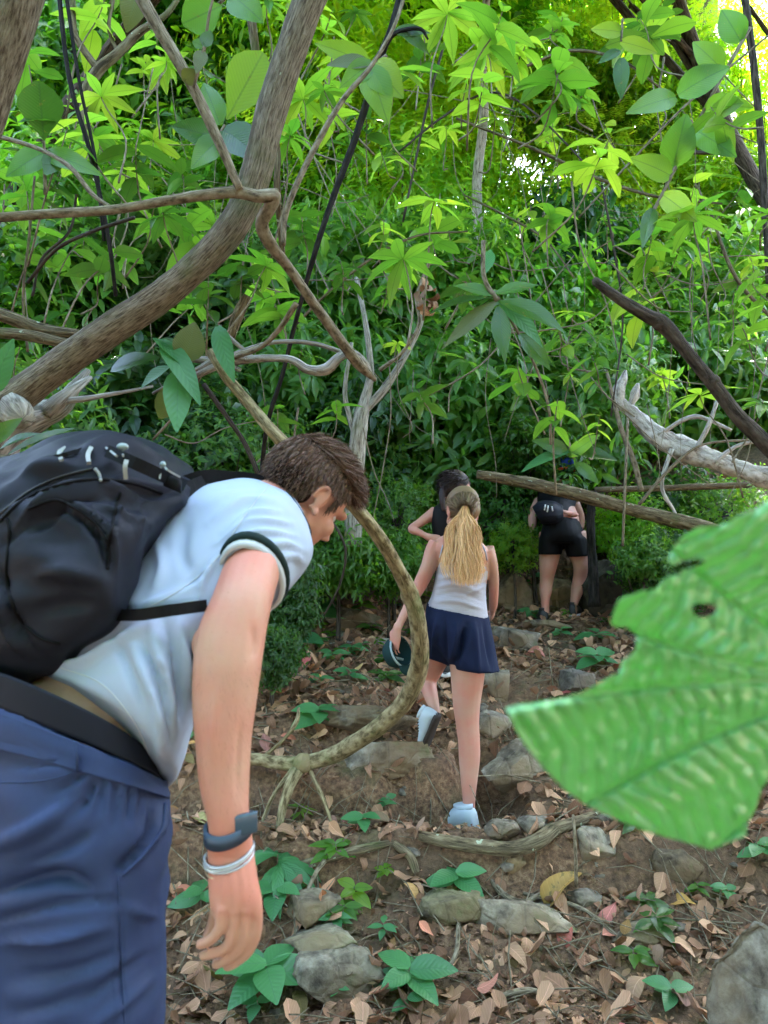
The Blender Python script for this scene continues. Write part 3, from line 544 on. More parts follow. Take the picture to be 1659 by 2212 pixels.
LI = [  # single lianas and twigs; one label each
 ('long thin liana running from the pale trunk down to the right', [(985, 255, 4.6, 2.5), (1150, 320, 4.6, 3.5), (1290, 385, 4.6, 4), (1420, 425, 4.6, 3), (1560, 440, 4.6, 2)]),
 ('thin twig climbing left of the pale trunk', [(870, 480, 4.4, 2.5), (930, 200, 4.4, 3), (985, 20, 4.4, 3), (1010, -40, 4.4, 3)]),
 ('thin bent liana under the top centre leaves', [(860, 330, 4.3, 2), (960, 250, 4.3, 2.5), (1060, 200, 4.3, 2.5), (1150, 240, 4.3, 2), (1280, 370, 4.3, 2)]),
 ('twig crossing the white sky patch', [(1000, 420, 5, 2), (1100, 470, 5, 2.5), (1180, 520, 5, 2), (1240, 600, 5, 2)]),
 ('long twig slanting up to the right edge', [(1250, 470, 4.4, 2), (1380, 330, 4.4, 2.5), (1500, 210, 4.4, 2.5), (1680, 60, 4.4, 2.5)]),
 ('thin hanging liana below the dark drooping leaves', [(1075, 640, 3.3, 3), (1120, 720, 3.35, 3), (1160, 800, 3.4, 3), (1185, 880, 3.45, 3), (1190, 960, 3.5, 3)]),
 ('pale S-shaped liana left of the drooping dark leaves', [(930, 560, 4.6, 4), (900, 640, 4.6, 4), (905, 700, 4.6, 4), (870, 760, 4.6, 4), (820, 800, 4.6, 5)]),
 ('hanging twig over the far hiker', [(1300, 400, 4.6, 2.5), (1330, 560, 4.6, 2.5), (1345, 700, 4.6, 2), (1320, 900, 4.6, 2)]),
 ('thin liana dropping at the left edge', [(75, 380, 3.3, 2.5), (62, 520, 3.3, 3), (50, 640, 3.3, 3), (60, 760, 3.3, 3)]),
 ('wavy pale liana left of the horizontal branch', [(165, 420, 3.2, 3), (150, 500, 3.2, 3), (90, 560, 3.2, 3), (70, 640, 3.2, 3)]),
 ('thin twig rising to the level branch from lower left', [(60, 610, 2.7, 4), (120, 540, 2.6, 4), (200, 500, 2.5, 4), (290, 470, 2.4, 4)]),
 ('twig falling from the left edge onto the level branch', [(-20, 290, 2.7, 5), (80, 320, 2.6, 5), (150, 360, 2.5, 5), (200, 420, 2.45, 5), (240, 448, 2.4, 4)]),
 ('pale upright twig beside the black pole', [(1345, 1180, 5.6, 3), (1350, 1050, 5.6, 3), (1356, 900, 5.7, 3)]),
 ('brown upright stick in front of the white log', [(1310, 800, 5.9, 3), (1340, 920, 5.9, 5), (1370, 1000, 5.9, 6), (1385, 1060, 5.9, 6)]),
 ('dry stick leaning over the white log', [(1380, 1090, 5.8, 4), (1450, 1010, 5.8, 4), (1520, 960, 5.8, 3), (1640, 950, 5.8, 3)]),
 ('thin branch running right from the dark-haired woman', [(640, 700, 4.5, 3), (700, 640, 4.5, 3), (800, 560, 4.5, 3), (900, 510, 4.5, 2.5), (1010, 500, 4.5, 2)]),
 ('thin brown twig beside the leaning trunk above the level branch', [(590, 260, 3.3, 6), (600, 330, 3.3, 7), (598, 400, 3.3, 8), (605, 480, 3.4, 8), (612, 560, 3.5, 6)]),
 ('curved twig at the top right under the leaf cluster', [(1120, 150, 4.1, 3), (1230, 110, 4.1, 3.5), (1340, 130, 4.1, 3), (1440, 200, 4.1, 2)]),
 ('thin dark twig right of the white sky patch', [(1390, 350, 4.4, 3), (1450, 330, 4.4, 5), (1530, 330, 4.4, 4), (1580, 330, 4.4, 2)]),
 ('dark twig at the right edge above the bare branch', [(1535, 460, 4.6, 3), (1590, 600, 4.6, 4), (1680, 700, 4.6, 4)]),
 ('brittle stick hanging over the soil left of the blonde woman', [(700, 1100, 4.4, 3), (745, 1180, 4.4, 3), (735, 1260, 4.5, 2.5), (700, 1330, 4.6, 2)]),
 ('pair of dry twigs above the backpack', [(330, 950, 2.9, 2.5), (400, 870, 2.9, 3), (440, 800, 2.9, 3), (480, 740, 2.9, 2)]),
 ('thin dark twig hanging above the backpack top', [(440, 830, 3, 6), (490, 900, 3, 6), (530, 960, 3, 6), (560, 1030, 3, 6)]),
]
for lab, pts in LI: wood('liana', lab, 'liana', pts, random.choice(['bark_liana', 'bark_log', 'bark_liana', 'bark_dark']), 6, 7, .1)
mb = MB()
for i in range(150):     # thin tangle of twigs hanging between the shrubs
    x = random.uniform(-40, 1700); y = random.uniform(60, 1080); d = random.uniform(3.6, 7.5); L = random.uniform(120, 480); a = random.choice([1.57, 1.57, random.uniform(-.6, .9), random.uniform(.6, 2.6)])+random.uniform(-.35, .35)
    if y+math.sin(a)*L > 1120: continue
    pts = [(x+math.cos(a)*L*s+random.uniform(-14, 14), y+math.sin(a)*L*s+random.uniform(-14, 14)+30*math.sin(s*3.1), d, 1) for s in (0, .33, .66, 1)]
    q = catmull([P(*p_[:3]) for p_ in pts], 5); mb.tube(q, random.uniform(.0022, .0062)*np.linspace(1, .5, len(q)), 5)
tag(mb.build('twig_tangle', M['bark_liana']), 'tangle of thin hanging twigs and aerial roots', kind='stuff')
# ------------------------------------------------------------------ leaves one can tell apart
LT = {}
def leafmesh(shape, W, fold, droop, mat, n=7, wave=.0):
    key = (shape, W, fold, droop, mat, wave)
    if key not in LT:
        V, F, U = leaf_t(n, shape, W, fold, droop, wave); o = meshobj('leaf', V, F, M[mat], None, U); COL.objects.unlink(o); LT[key] = o.data
    return LT[key]
def leafat(parent, base, D, N, size, me, name='leaf', color=None):
    R = frames(np.array([D], float), np.array([N], float))[0]
    o = bpy.data.objects.new(name, me); COL.objects.link(o); o.parent = parent
    mw = Matrix([[*(R[:, i]*size), base[i]] for i in range(3)]+[[0, 0, 0, 1]]); o.matrix_parent_inverse = Matrix.Identity(4)
    o.matrix_local = Matrix.Translation(parent.location).inverted() @ mw if parent else mw
    if color: o.color = (*color, 1)
    return o
def pxleaf(parent, b, t, W, mat, shape='ovate', face=.25, droop=.5, roll=0, fold=.2):
    A, B = P(*b), P(*t); D = B-A; L = np.linalg.norm(D); wid = round(min(.75, max(.2, W*b[2]/FPX/L)), 1)
    toC = (CAM-A); toC /= np.linalg.norm(toC); sd = np.cross(D/L, toC); N = toC*(1-face)+np.array([0, 0, 1.])*face+sd*roll
    D2 = D/L + np.cross(sd, D/L)*0; o = leafat(parent, A, D2+N*droop*.35, N, L*1.06, leafmesh(shape, wid, fold, droop, mat)); return o
def sprig(label, stem, leaves, bark='bark_liana', name='leafy_branch', cat='branch', group=None):
    o0 = P(*stem[0][:3]); t = empty(name, o0, label, cat, group); mb = MB(); pxtube(mb, stem, 7, 5, .08); put(mb.build('stem', M[bark]), t)
    for L in leaves: pxleaf(t, *L)
    return t
sprig('twig with one large upright dark leaf in the upper left', [(98, 420, 3, 4), (96, 350, 3, 3.5), (95, 305, 3, 3)], [((95, 303, 3), (84, 182, 2.9), 118, 'leaf_dark', 'obov', .05, .2), ((95, 330, 3), (200, 360, 2.9), 50, 'leaf_mid'), ((95, 330, 3), (20, 372, 2.9), 50, 'leaf_mid')])
sprig('twig with big backlit bright leaf beside the trunk at top', [(470, 300, 2.9, 3.5), (485, 270, 2.9, 3)], [((490, 258, 2.9), (565, 120, 2.9), 88, 'leaf_light', 'obov', .0, .15), ((480, 280, 2.9), (560, 330, 2.8), 74, 'leaf_dark', 'ovate', .3), ((475, 270, 2.9), (440, 175, 2.9), 50, 'leaf_mid'),
      ((470, 300, 2.9), (380, 270, 2.8), 60, 'leaf_dark'), ((475, 300, 2.9), (420, 350, 2.8), 55, 'leaf_mid')])
sprig('sprig with two olive leaves on the slanting branch', [(418, 190, 2.3, 3), (430, 140, 2.28, 3), (440, 100, 2.28, 2)], [((428, 150, 2.28), (395, 175, 2.3), 46, 'leaf_olive', 'obov', .1, .5), ((438, 110, 2.28), (425, 150, 2.25), 30, 'leaf_olive'), ((440, 100, 2.28), (455, 65, 2.28), 26, 'leaf_dark'), ((440, 100, 2.28), (415, 88, 2.28), 30, 'leaf_mid')])
sprig('hanging broad leaf cluster at top left of the trunk', [(505, -20, 2.9, 4), (470, 10, 2.9, 4)], [((480, 12, 2.9), (400, 48, 2.85), 82, 'leaf_mid', 'obov', .1, .2), ((500, -10, 2.9), (560, 35, 2.85), 62, 'leaf_mid'), ((480, -10, 2.9), (530, -40, 2.9), 60, 'leaf_dark'), ((300, -30, 2.9), (275, 60, 2.9), 60, 'leaf_olive')])
sprig('reddish curled leaf and bright leaves beside the black stem', [(835, 120, 3.15, 4), (815, 135, 3.15, 4), (800, 140, 3.15, 3)], [((800, 138, 3.15), (712, 128, 3.1), 38, 'leaf_olive', 'ovate', .4, .6), ((805, 135, 3.15), (740, 180, 3.1), 50, 'leaf_light'), ((845, 70, 3.15), (925, 60, 3.1), 26, 'leaf_dark', 'lance', .3, .9),
      ((860, 60, 3.15), (925, 100, 3.1), 28, 'leaf_black' if 0 else 'leaf_dark', 'lance', .3, 1.2), ((800, 140, 3.15), (865, 200, 3.1), 75, 'leaf_light'), ((795, 140, 3.15), (835, 250, 3.1), 60, 'leaf_light'), ((800, 140, 3.2), (690, 90, 3.1), 50, 'leaf_light')])
sprig('large dark long leaves drooping in a fan at the centre', [(1044, 520, 3.3, 5), (1046, 600, 3.3, 5), (1075, 650, 3.3, 6)], [((1072, 645, 3.3), (935, 650, 3.1), 40, 'leaf_dark', 'lance', .6, .5), ((1074, 650, 3.3), (965, 735, 3.15), 42, 'leaf_olive', 'lance', .3, .4), ((1076, 650, 3.3), (1215, 690, 3.1), 48, 'leaf_dark', 'lance', .5, .6),
      ((1080, 655, 3.3), (1175, 730, 3.2), 40, 'leaf_seed', 'lance', .5, .7), ((1076, 660, 3.3), (1090, 770, 3.2), 36, 'leaf_dark', 'lance', .1, .5), ((1072, 640, 3.3), (985, 610, 3.3), 34, 'leaf_mid', 'lance', .5, .4), ((1070, 635, 3.3), (1160, 610, 3.3), 40, 'leaf_mid', 'lance', .5, .3),
      ((1050, 590, 3.3), (1060, 530, 3.4), 26, 'leaf_seed', 'lance'), ((1120, 720, 3.35), (1190, 790, 3.3), 36, 'leaf_dark', 'lance', .4, .6)], name='leafy_branch')
sprig('drooping glossy blue-green leaves above the backpack', [(395, 790, 2.7, 5), (375, 770, 2.7, 5), (345, 740, 2.7, 4)], [((385, 800, 2.7), (382, 922, 2.6), 58, 'leaf_seed', 'ovate', .05, .25), ((350, 735, 2.7), (432, 850, 2.6), 44, 'leaf_seed', 'ovate', .5, .6), ((330, 730, 2.7), (400, 780, 2.65), 40, 'leaf_seed', 'lance', .7, .6),
      ((470, 705, 2.7), (498, 810, 2.6), 44, 'leaf_seed', 'ovate', .4, .5, .3), ((400, 780, 2.7), (420, 700, 2.7), 70, 'leaf_olive', 'ovate', .1, .3), ((240, 800, 2.7), (330, 760, 2.65), 50, 'leaf_dark', 'ovate', .5), ((395, 810, 2.7), (345, 900, 2.7), 50, 'leaf_olive', 'obov'), ((370, 790, 2.72), (300, 830, 2.7), 40, 'leaf_seed', 'lance', .6)])
sprig('glossy dark leaves at the left edge above the backpack', [(-20, 990, 2.5, 5), (20, 985, 2.5, 4)], [((15, 985, 2.5), (145, 915, 2.45), 46, 'leaf_dark', 'ovate', .6, .3), ((0, 970, 2.5), (70, 925, 2.45), 34, 'leaf_dark', 'lance', .5), ((-20, 850, 2.5), (22, 740, 2.45), 44, 'leaf_seed', 'ovate', .3), ((-30, 960, 2.5), (40, 905, 2.5), 36, 'leaf_dark')])
sprig('pair of pendant leaves at the upper right', [(1345, 40, 3.4, 3), (1342, 90, 3.4, 2.5)], [((1342, 125, 3.4), (1342, 208, 3.4), 30, 'leaf_dark', 'ovate', 0, .2), ((1340, 110, 3.4), (1295, 130, 3.4), 26, 'leaf_dark', 'ovate', .4), ((1340, 90, 3.4), (1420, 110, 3.4), 36, 'leaf_light'), ((1344, 70, 3.4), (1280, 60, 3.4), 34, 'leaf_light')])
sprig('broad bright leaves of the right-hand upper sapling', [(1400, 480, 3.6, 4), (1450, 380, 3.6, 4), (1530, 220, 3.6, 4), (1620, 60, 3.6, 4)], [((1465, 205, 3.6), (1570, 140, 3.5), 62, 'leaf_mid', 'ovate', .3), ((1460, 210, 3.6), (1370, 230, 3.5), 44, 'leaf_mid'), ((1455, 360, 3.6), (1480, 250, 3.5), 70, 'leaf_mid'), ((1450, 380, 3.6), (1375, 340, 3.5), 50, 'leaf_light'),
      ((1520, 240, 3.6), (1600, 220, 3.5), 50, 'leaf_mid'), ((1500, 280, 3.6), (1585, 330, 3.5), 50, 'leaf_mid'), ((1410, 450, 3.6), (1390, 520, 3.5), 36, 'leaf_dark'), ((1430, 420, 3.6), (1500, 470, 3.5), 44, 'leaf_light'), ((1600, 90, 3.6), (1560, 20, 3.6), 60, 'leaf_mid'), ((1560, 150, 3.6), (1500, 90, 3.6), 50, 'leaf_mid')])
sprig('glossy leaves drooping over the fallen log', [(1240, 990, 5.3, 4), (1225, 950, 5.3, 4)], [((1230, 975, 5.3), (1130, 1005, 5.2), 36, 'leaf_seed', 'ovate', .6), ((1235, 975, 5.3), (1330, 985, 5.2), 34, 'leaf_dark', 'ovate', .5), ((1228, 985, 5.3), (1290, 940, 5.2), 30, 'leaf_mid'), ((1225, 975, 5.3), (1160, 950, 5.2), 30, 'leaf_dark'), ((1245, 1000, 5.3), (1290, 1040, 5.2), 26, 'leaf_dark')])
hd = empty('dead_leaves', P(925, 640, 4.2), 'clump of dry grey-brown leaves caught in the twigs left of the drooping dark leaves', 'leaf clump')
for i in range(16): leafat(hd, P(925, 640, 4.2)+rv(1)[0]*.06, rv(1)[0]+np.array([0, 0, -.6]), rv(1)[0], random.uniform(.05, .11), leafmesh('ovate', .5, .7, 2.2, 'leaf_dead', 6, .03))
# random leafy twigs in the nearer layer
def whorl(i, x, y, d, L, n, mat, shape, W, label, up=None, group='leafy twigs hanging in the nearer leaves'):
    c = P(x, y, d); t = empty('leafy_twig', c, label, 'twig', group); ax = np.array(up if up is not None else (random.uniform(-.5, .5), random.uniform(-.5, .5), 1.)); ax /= np.linalg.norm(ax)
    u = np.cross(ax, [.3, 1, .2]); u /= np.linalg.norm(u); v = np.cross(ax, u); mb = MB(); ln = L*random.uniform(1.2, 2.2)
    q = catmull([c+ax*L*.5, c, c-ax*ln*.5+rv(1)[0]*.04, c-ax*ln+rv(1)[0]*.12], 4); mb.tube(q, np.linspace(.002, .005, len(q)), 5); put(mb.build('stem', M['bark_liana']), t)
    ph = random.random()*6; nor = n
    for k in range(n):
        a = ph+k*(2.4 if shape != 'lance' else 6.283/n)+random.uniform(-.15, .15); s = (k/n)*L*(.9 if shape != 'lance' else .12)
        D = u*math.cos(a)+v*math.sin(a)-np.array([0, 0, random.uniform(.0, .45)])+ax*.15
        leafat(t, c+ax*(L*.45-s), D, ax*1.0+rv(1)[0]*.25, L*random.uniform(.75, 1.15), leafmesh(shape, W, random.choice([.12, .3]), random.choice([.35, .8]), mat, 5))
    return t
TW = [(40, 60), (230, 240), (330, 330), (395, 390), (300, 160), (200, 30), (420, 520), (330, 450), (60, 420), (150, 560), (270, 560), (330, 100), (180, 300), (620, 60), (700, 60), (700, 200), (760, 330), (650, 240), (740, 600), (860, 330), (840, 500),
      (930, 90), (1000, 170), (1080, 60), (950, 300), (1120, 130), (1200, 60), (1250, 200), (1200, 300), (1330, 300), (1400, 100), (1430, 30), (1300, 480), (1400, 560), (1520, 560), (1600, 430), (1580, 640), (1500, 420), (820, 640), (900, 560), (960, 500),
      (1150, 470), (1240, 700), (1120, 820), (980, 790), (900, 860), (1380, 640), (1430, 800), (1230, 840), (1300, 930), (1460, 560), (640, 500), (560, 620), (420, 640), (560, 560), (1530, 900), (1620, 560), (1100, 250), (1010, 620), (840, 760), (720, 900), (650, 760)]
colwords = {'leaf_dark': 'dark green', 'leaf_mid': 'mid-green', 'leaf_light': 'bright yellow-green', 'leaf_olive': 'olive'}
TW += [(x+random.uniform(-60, 60), y+random.uniform(-60, 60)) for x, y in TW if y < 760]
for i, (x, y) in enumerate(TW):
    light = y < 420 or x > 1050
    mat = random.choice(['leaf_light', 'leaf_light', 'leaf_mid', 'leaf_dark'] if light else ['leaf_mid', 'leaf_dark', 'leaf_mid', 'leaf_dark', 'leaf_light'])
    sh, W = random.choice([('ovate', .44), ('lance', .28), ('ovate', .4), ('obov', .42)]); n = 8 if sh == 'lance' else random.choice([6, 7, 9])
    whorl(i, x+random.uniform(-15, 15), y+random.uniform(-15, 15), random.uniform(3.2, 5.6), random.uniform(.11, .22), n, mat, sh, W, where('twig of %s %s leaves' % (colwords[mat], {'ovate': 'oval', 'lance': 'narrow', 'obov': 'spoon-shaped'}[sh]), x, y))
for i, (x, y, L_, mt, sh, W) in enumerate([(60, 130, .2, 'leaf_mid', 'obov', .42), (200, 280, .16, 'leaf_mid', 'ovate', .4), (270, 400, .17, 'leaf_light', 'lance', .3), (130, 330, .2, 'leaf_dark', 'obov', .42), (360, 500, .17, 'leaf_dark', 'lance', .3), (60, 560, .18, 'leaf_dark', 'ovate', .44), (210, 620, .16, 'leaf_mid', 'lance', .3),
    (450, 640, .2, 'leaf_dark', 'ovate', .4), (560, 600, .18, 'leaf_mid', 'lance', .3), (620, 330, .18, 'leaf_mid', 'lance', .28), (960, 60, .24, 'leaf_light', 'lance', .3), (1060, 140, .24, 'leaf_light', 'lance', .3), (850, 200, .22, 'leaf_light', 'lance', .3), (1200, 160, .2, 'leaf_mid', 'ovate', .4), (1500, 500, .2, 'leaf_mid', 'lance', .3),
    (1610, 720, .18, 'leaf_mid', 'ovate', .42), (1560, 260, .2, 'leaf_mid', 'ovate', .42), (930, 470, .18, 'leaf_light', 'lance', .3), (880, 590, .2, 'leaf_mid', 'lance', .28), (1200, 900, .15, 'leaf_mid', 'ovate', .4), (1290, 800, .16, 'leaf_mid', 'ovate', .4), (600, 900, .14, 'leaf_dark', 'ovate', .4), (30, 800, .2, 'leaf_dark', 'obov', .4), (1640, 900, .15, 'leaf_mid', 'lance', .3)]):
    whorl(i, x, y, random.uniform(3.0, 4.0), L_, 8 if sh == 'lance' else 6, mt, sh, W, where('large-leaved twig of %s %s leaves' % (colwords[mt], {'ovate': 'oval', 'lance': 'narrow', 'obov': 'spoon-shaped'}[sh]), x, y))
# ------------------------------------------------------------------ the big leaf near the lens
def bigleaf():
    d0 = .46; cx = lambda x: (1950+x/1601*1122)*.54; cy = lambda y: (1900+y/2212*1550)*.54
    ol = [(105, 1330), (160, 1312), (330, 1290), (470, 1262), (560, 1230), (640, 1185), (710, 1145), (752, 1130), (772, 1060), (815, 1030), (850, 985), (848, 915), (800, 868), (740, 868), (700, 850), (715, 790), (745, 715), (790, 690), (880, 662), (960, 650), (1010, 590), (1050, 570), (1110, 565), (1075, 520), (1030, 510), (1035, 460), (1060, 410), (1110, 350), (1200, 300), (1340, 285), (1430, 235), (1540, 185), (1601, 150),
          (1750, 60), (1950, 0), (2150, 60), (2300, 300), (2380, 700), (2350, 1100), (2200, 1450), (1950, 1600), (1760, 1640), (1620, 1700), (1560, 1800), (1530, 1900), (1490, 1980), (1480, 2060), (1400, 2090), (1330, 2120), (1280, 2140), (1180, 2110), (1000, 2060), (850, 2010), (720, 1960), (560, 1880), (430, 1790), (330, 1680), (250, 1590), (180, 1490), (140, 1410)]
    holes = [[(1165, 745), (1200, 735), (1250, 735), (1300, 742), (1312, 765), (1290, 795), (1240, 815), (1200, 812), (1170, 780)], [(1068, 520), (1110, 492), (1180, 480), (1235, 488), (1240, 505), (1190, 522), (1130, 540), (1080, 545)]]
    pts = [Vector((x, y)) for x, y in ol]; cons = [[i, (i+1) % len(ol)] for i in range(len(ol))]; n0 = len(pts)
    hp = []
    for h in holes:
        b = len(pts); pts += [Vector(q) for q in h]; cons += [[b+i, b+(i+1) % len(h)] for i in range(len(h))]; hp.append(h)
    def inside(p_, poly):
        c = False; j = len(poly)-1
        for i in range(len(poly)):
            if (poly[i][1] > p_[1]) != (poly[j][1] > p_[1]) and p_[0] < (poly[j][0]-poly[i][0])*(p_[1]-poly[i][1])/(poly[j][1]-poly[i][1]+1e-9)+poly[i][0]: c = not c
            j = i
        return c
    st = 17
    for gy in range(0, 2160, st):
        for gx in range(100, 2400, st):
            q = (gx+(gy//st % 2)*st/2, gy)
            if inside(q, ol) and not any(inside(q, h) for h in holes) and min((q[0]-a)**2+(q[1]-b)**2 for a, b in ol) > 90: pts.append(Vector(q))
    v, e, f, *_ = delaunay_2d_cdt(pts, cons, [], 0, 1e-5)
    base = np.array([2150, 1180.])                       # where the veins meet, out of the frame
    tips = [np.array(q, float) for q in [(105, 1330), (560, 1880), (700, 850), (1060, 430), (1700, 40), (1280, 2140), (2000, 1620), (2300, 300)]]
    V, U, VEIN = [], [], []
    for q in v:
        q = np.array(q); best = (1e9, 0, 0, 0)
        for k, tp in enumerate(tips):
            ab = tp-base; L = np.linalg.norm(ab); u = ab/L; nrm = np.array([-u[1], u[0]]); s = (q-base) @ u; dd = (q-base) @ nrm; bow = 60*math.sin(min(1, max(0, s/L))*3.14)*(1 if k in (0, 1) else -1)
            if abs(dd-bow) < best[0]: best = (abs(dd-bow), s, dd-bow, k)
        a, s, dd, k = best
        ph = (s+a*.5)/112+.16*mn.noise(Vector((s/190, a/150+k*7, 3))); side = abs(math.sin(math.pi*ph)); quilt = side**.7*min(1, a/26); z = .0062*quilt*(.85+.5*mn.noise(Vector((q[0]/90, q[1]/90, 8))))-.003*math.exp(-(a/14)**2)
        x, y = cx(q[0]), cy(q[1]); z += .0015*mn.noise(Vector((q[0]/60, q[1]/60, 2)))+.012*mn.noise(Vector((q[0]/500, q[1]/500, 5)))
        V.append(P(x, y, d0+.05*(q[0]-1100)/1100*.6+.02*(q[1]-1200)/1000-z)); VEIN.append(max(math.exp(-(a/11)**2), .55*math.exp(-((1-math.cos(math.pi*(ph-round(ph))))*60)) if a > 8 else 0)); U.append((q[0]/1600, VEIN[-1]))
    return np.array(V), [list(x) for x in f if not any(inside(np.mean([v[i] for i in x], axis=0), h) for h in hp) and inside(np.mean([v[i] for i in x], axis=0), ol)], U
V, Fb, U = bigleaf()
m, t, p, out = newmat('big_leaf_green'); uv = nd(t, 'ShaderNodeUVMap'); sp = nd(t, 'ShaderNodeSeparateXYZ'); t.links.new(uv.outputs[0], sp.inputs[0]); tc = nd(t, 'ShaderNodeTexCoord')
cc = mix(t, sp.outputs[1], (.19, .50, .22), (.33, .60, .34)); n_ = nz(t, tc.outputs['Object'], 60, 5); cc = mix(t, math_(t, 'MULTIPLY', n_, .5), cc, (.20, .52, .16))
br = nz(t, tc.outputs['Object'], 26, 3); cc = mix(t, ramp(t, br, [(.735, (0, 0, 0)), (.76, (.8, .8, .8))]), cc, (.30, .22, .10)); t.links.new(cc, p.inputs['Base Color'])
p.inputs['Roughness'].default_value = .24; p.inputs['Specular IOR Level'].default_value = 1.0; bump(t, nz(t, tc.outputs['Object'], 220, 3), p, .0008, .4)
tl = nd(t, 'ShaderNodeBsdfTranslucent'); tl.inputs[0].default_value = (.30, .86, .20, 1); mx = nd(t, 'ShaderNodeMixShader'); mx.inputs[0].default_value = .38
t.links.new(p.outputs[0], mx.inputs[1]); t.links.new(tl.outputs[0], mx.inputs[2]); t.links.new(mx.outputs[0], out.inputs[0])
bl = empty('large_leaf', P(1950, 1560, .5), 'huge glossy green veined leaf with bite holes, blurred close at the right edge', 'leaf')
o = meshobj('blade', V, Fb, m, None, U); s_ = o.modifiers.new('sol', 'SOLIDIFY'); s_.thickness = .0003; put(o, bl)
mb = MB(); e0, e1 = P(2150, 1500, .53), P(2500, 1900, .75); mb.tube(catmull([P(1900, 1550, .495), P(2020, 1505, .508), e0, e1, [e1[0]+.06, e1[1]+.06, .45], [e1[0]+.08, e1[1]+.1, H(e1[0]+.08, e1[1]+.1)-.03]], 6), np.linspace(.0035, .008, 31), 9); put(mb.build('leaf_stalk', M['leaf_mid']), bl)
# ------------------------------------------------------------------ rocks
m, t, p, out = newmat('rock'); tc = nd(t, 'ShaderNodeTexCoord'); oi = nd(t, 'ShaderNodeObjectInfo'); a = nz(t, tc.outputs['Object'], 12, 7, .62); b = nz(t, tc.outputs['Object'], 55, 5); g = nz(t, tc.outputs['Object'], 3.2, 4)
vo = nd(t, 'ShaderNodeTexVoronoi'); vo.feature = 'DISTANCE_TO_EDGE'; vo.inputs['Scale'].default_value = 7; t.links.new(tc.outputs['Object'], vo.inputs[0])
c_ = ramp(t, a, [(.36, (.055, .042, .028)), (.5, (.17, .145, .105)), (.66, (.33, .30, .235))]); c_ = mix(t, ramp(t, g, [(.45, (0, 0, 0)), (.62, (.9, .9, .9))]), c_, (.16, .11, .06))
c_ = mix(t, ramp(t, nz(t, tc.outputs['Object'], 8, 5), [(.6, (0, 0, 0)), (.7, (.6, .6, .6))]), c_, (.10, .12, .045)); t.links.new(mix(t, 1.0, c_, oi.outputs['Color'], 'MULTIPLY'), p.inputs['Base Color']); p.inputs['Roughness'].default_value = .82
h = math_(t, 'ADD', math_(t, 'ADD', a, math_(t, 'MULTIPLY', b, .4)), math_(t, 'MULTIPLY', math_(t, 'MINIMUM', vo.outputs[0], .06), 6)); bump(t, h, p, .012, .9); M['rock'] = m
def rock(c, r, label, seed, rot=0, cuts=7, color=(1, 1, 1), group=None, sub=4, tilt=0):
    bm = bmesh.new(); bmesh.ops.create_icosphere(bm, subdivisions=sub, radius=1); rg = random.Random(seed)
    pl = [(Vector((rg.gauss(0, 1), rg.gauss(0, 1), rg.gauss(0, .8))).normalized(), rg.uniform(.42, .74)) for _ in range(cuts+5)]+[(Vector((.1*rg.uniform(-1, 1), .1*rg.uniform(-1, 1), 1)).normalized(), .6)]
    for v in bm.verts:
        q = v.co.copy()
        for n, k in pl:
            s = q.dot(n)-k
            if s > 0: q -= n*s*.985
        q += v.co*(.045*mn.fractal(v.co*1.9+Vector((seed, 0, 0)), .9, 2, 5)+.03*mn.fractal(v.co*6, .8, 2, 3)); v.co = Vector((q.x*r[0], q.y*r[1], q.z*r[2]))
    me = bpy.data.meshes.new('rock'); bm.to_mesh(me); bm.free(); me.materials.append(M['rock']); me.polygons.foreach_set('use_smooth', [True]*len(me.polygons))
    o = bpy.data.objects.new('rock', me); COL.objects.link(o); o.location = c; o.rotation_euler = (tilt, rg.uniform(-.15, .15), rot); o.color = (*color, 1); return tag(o, label, 'rock', group)
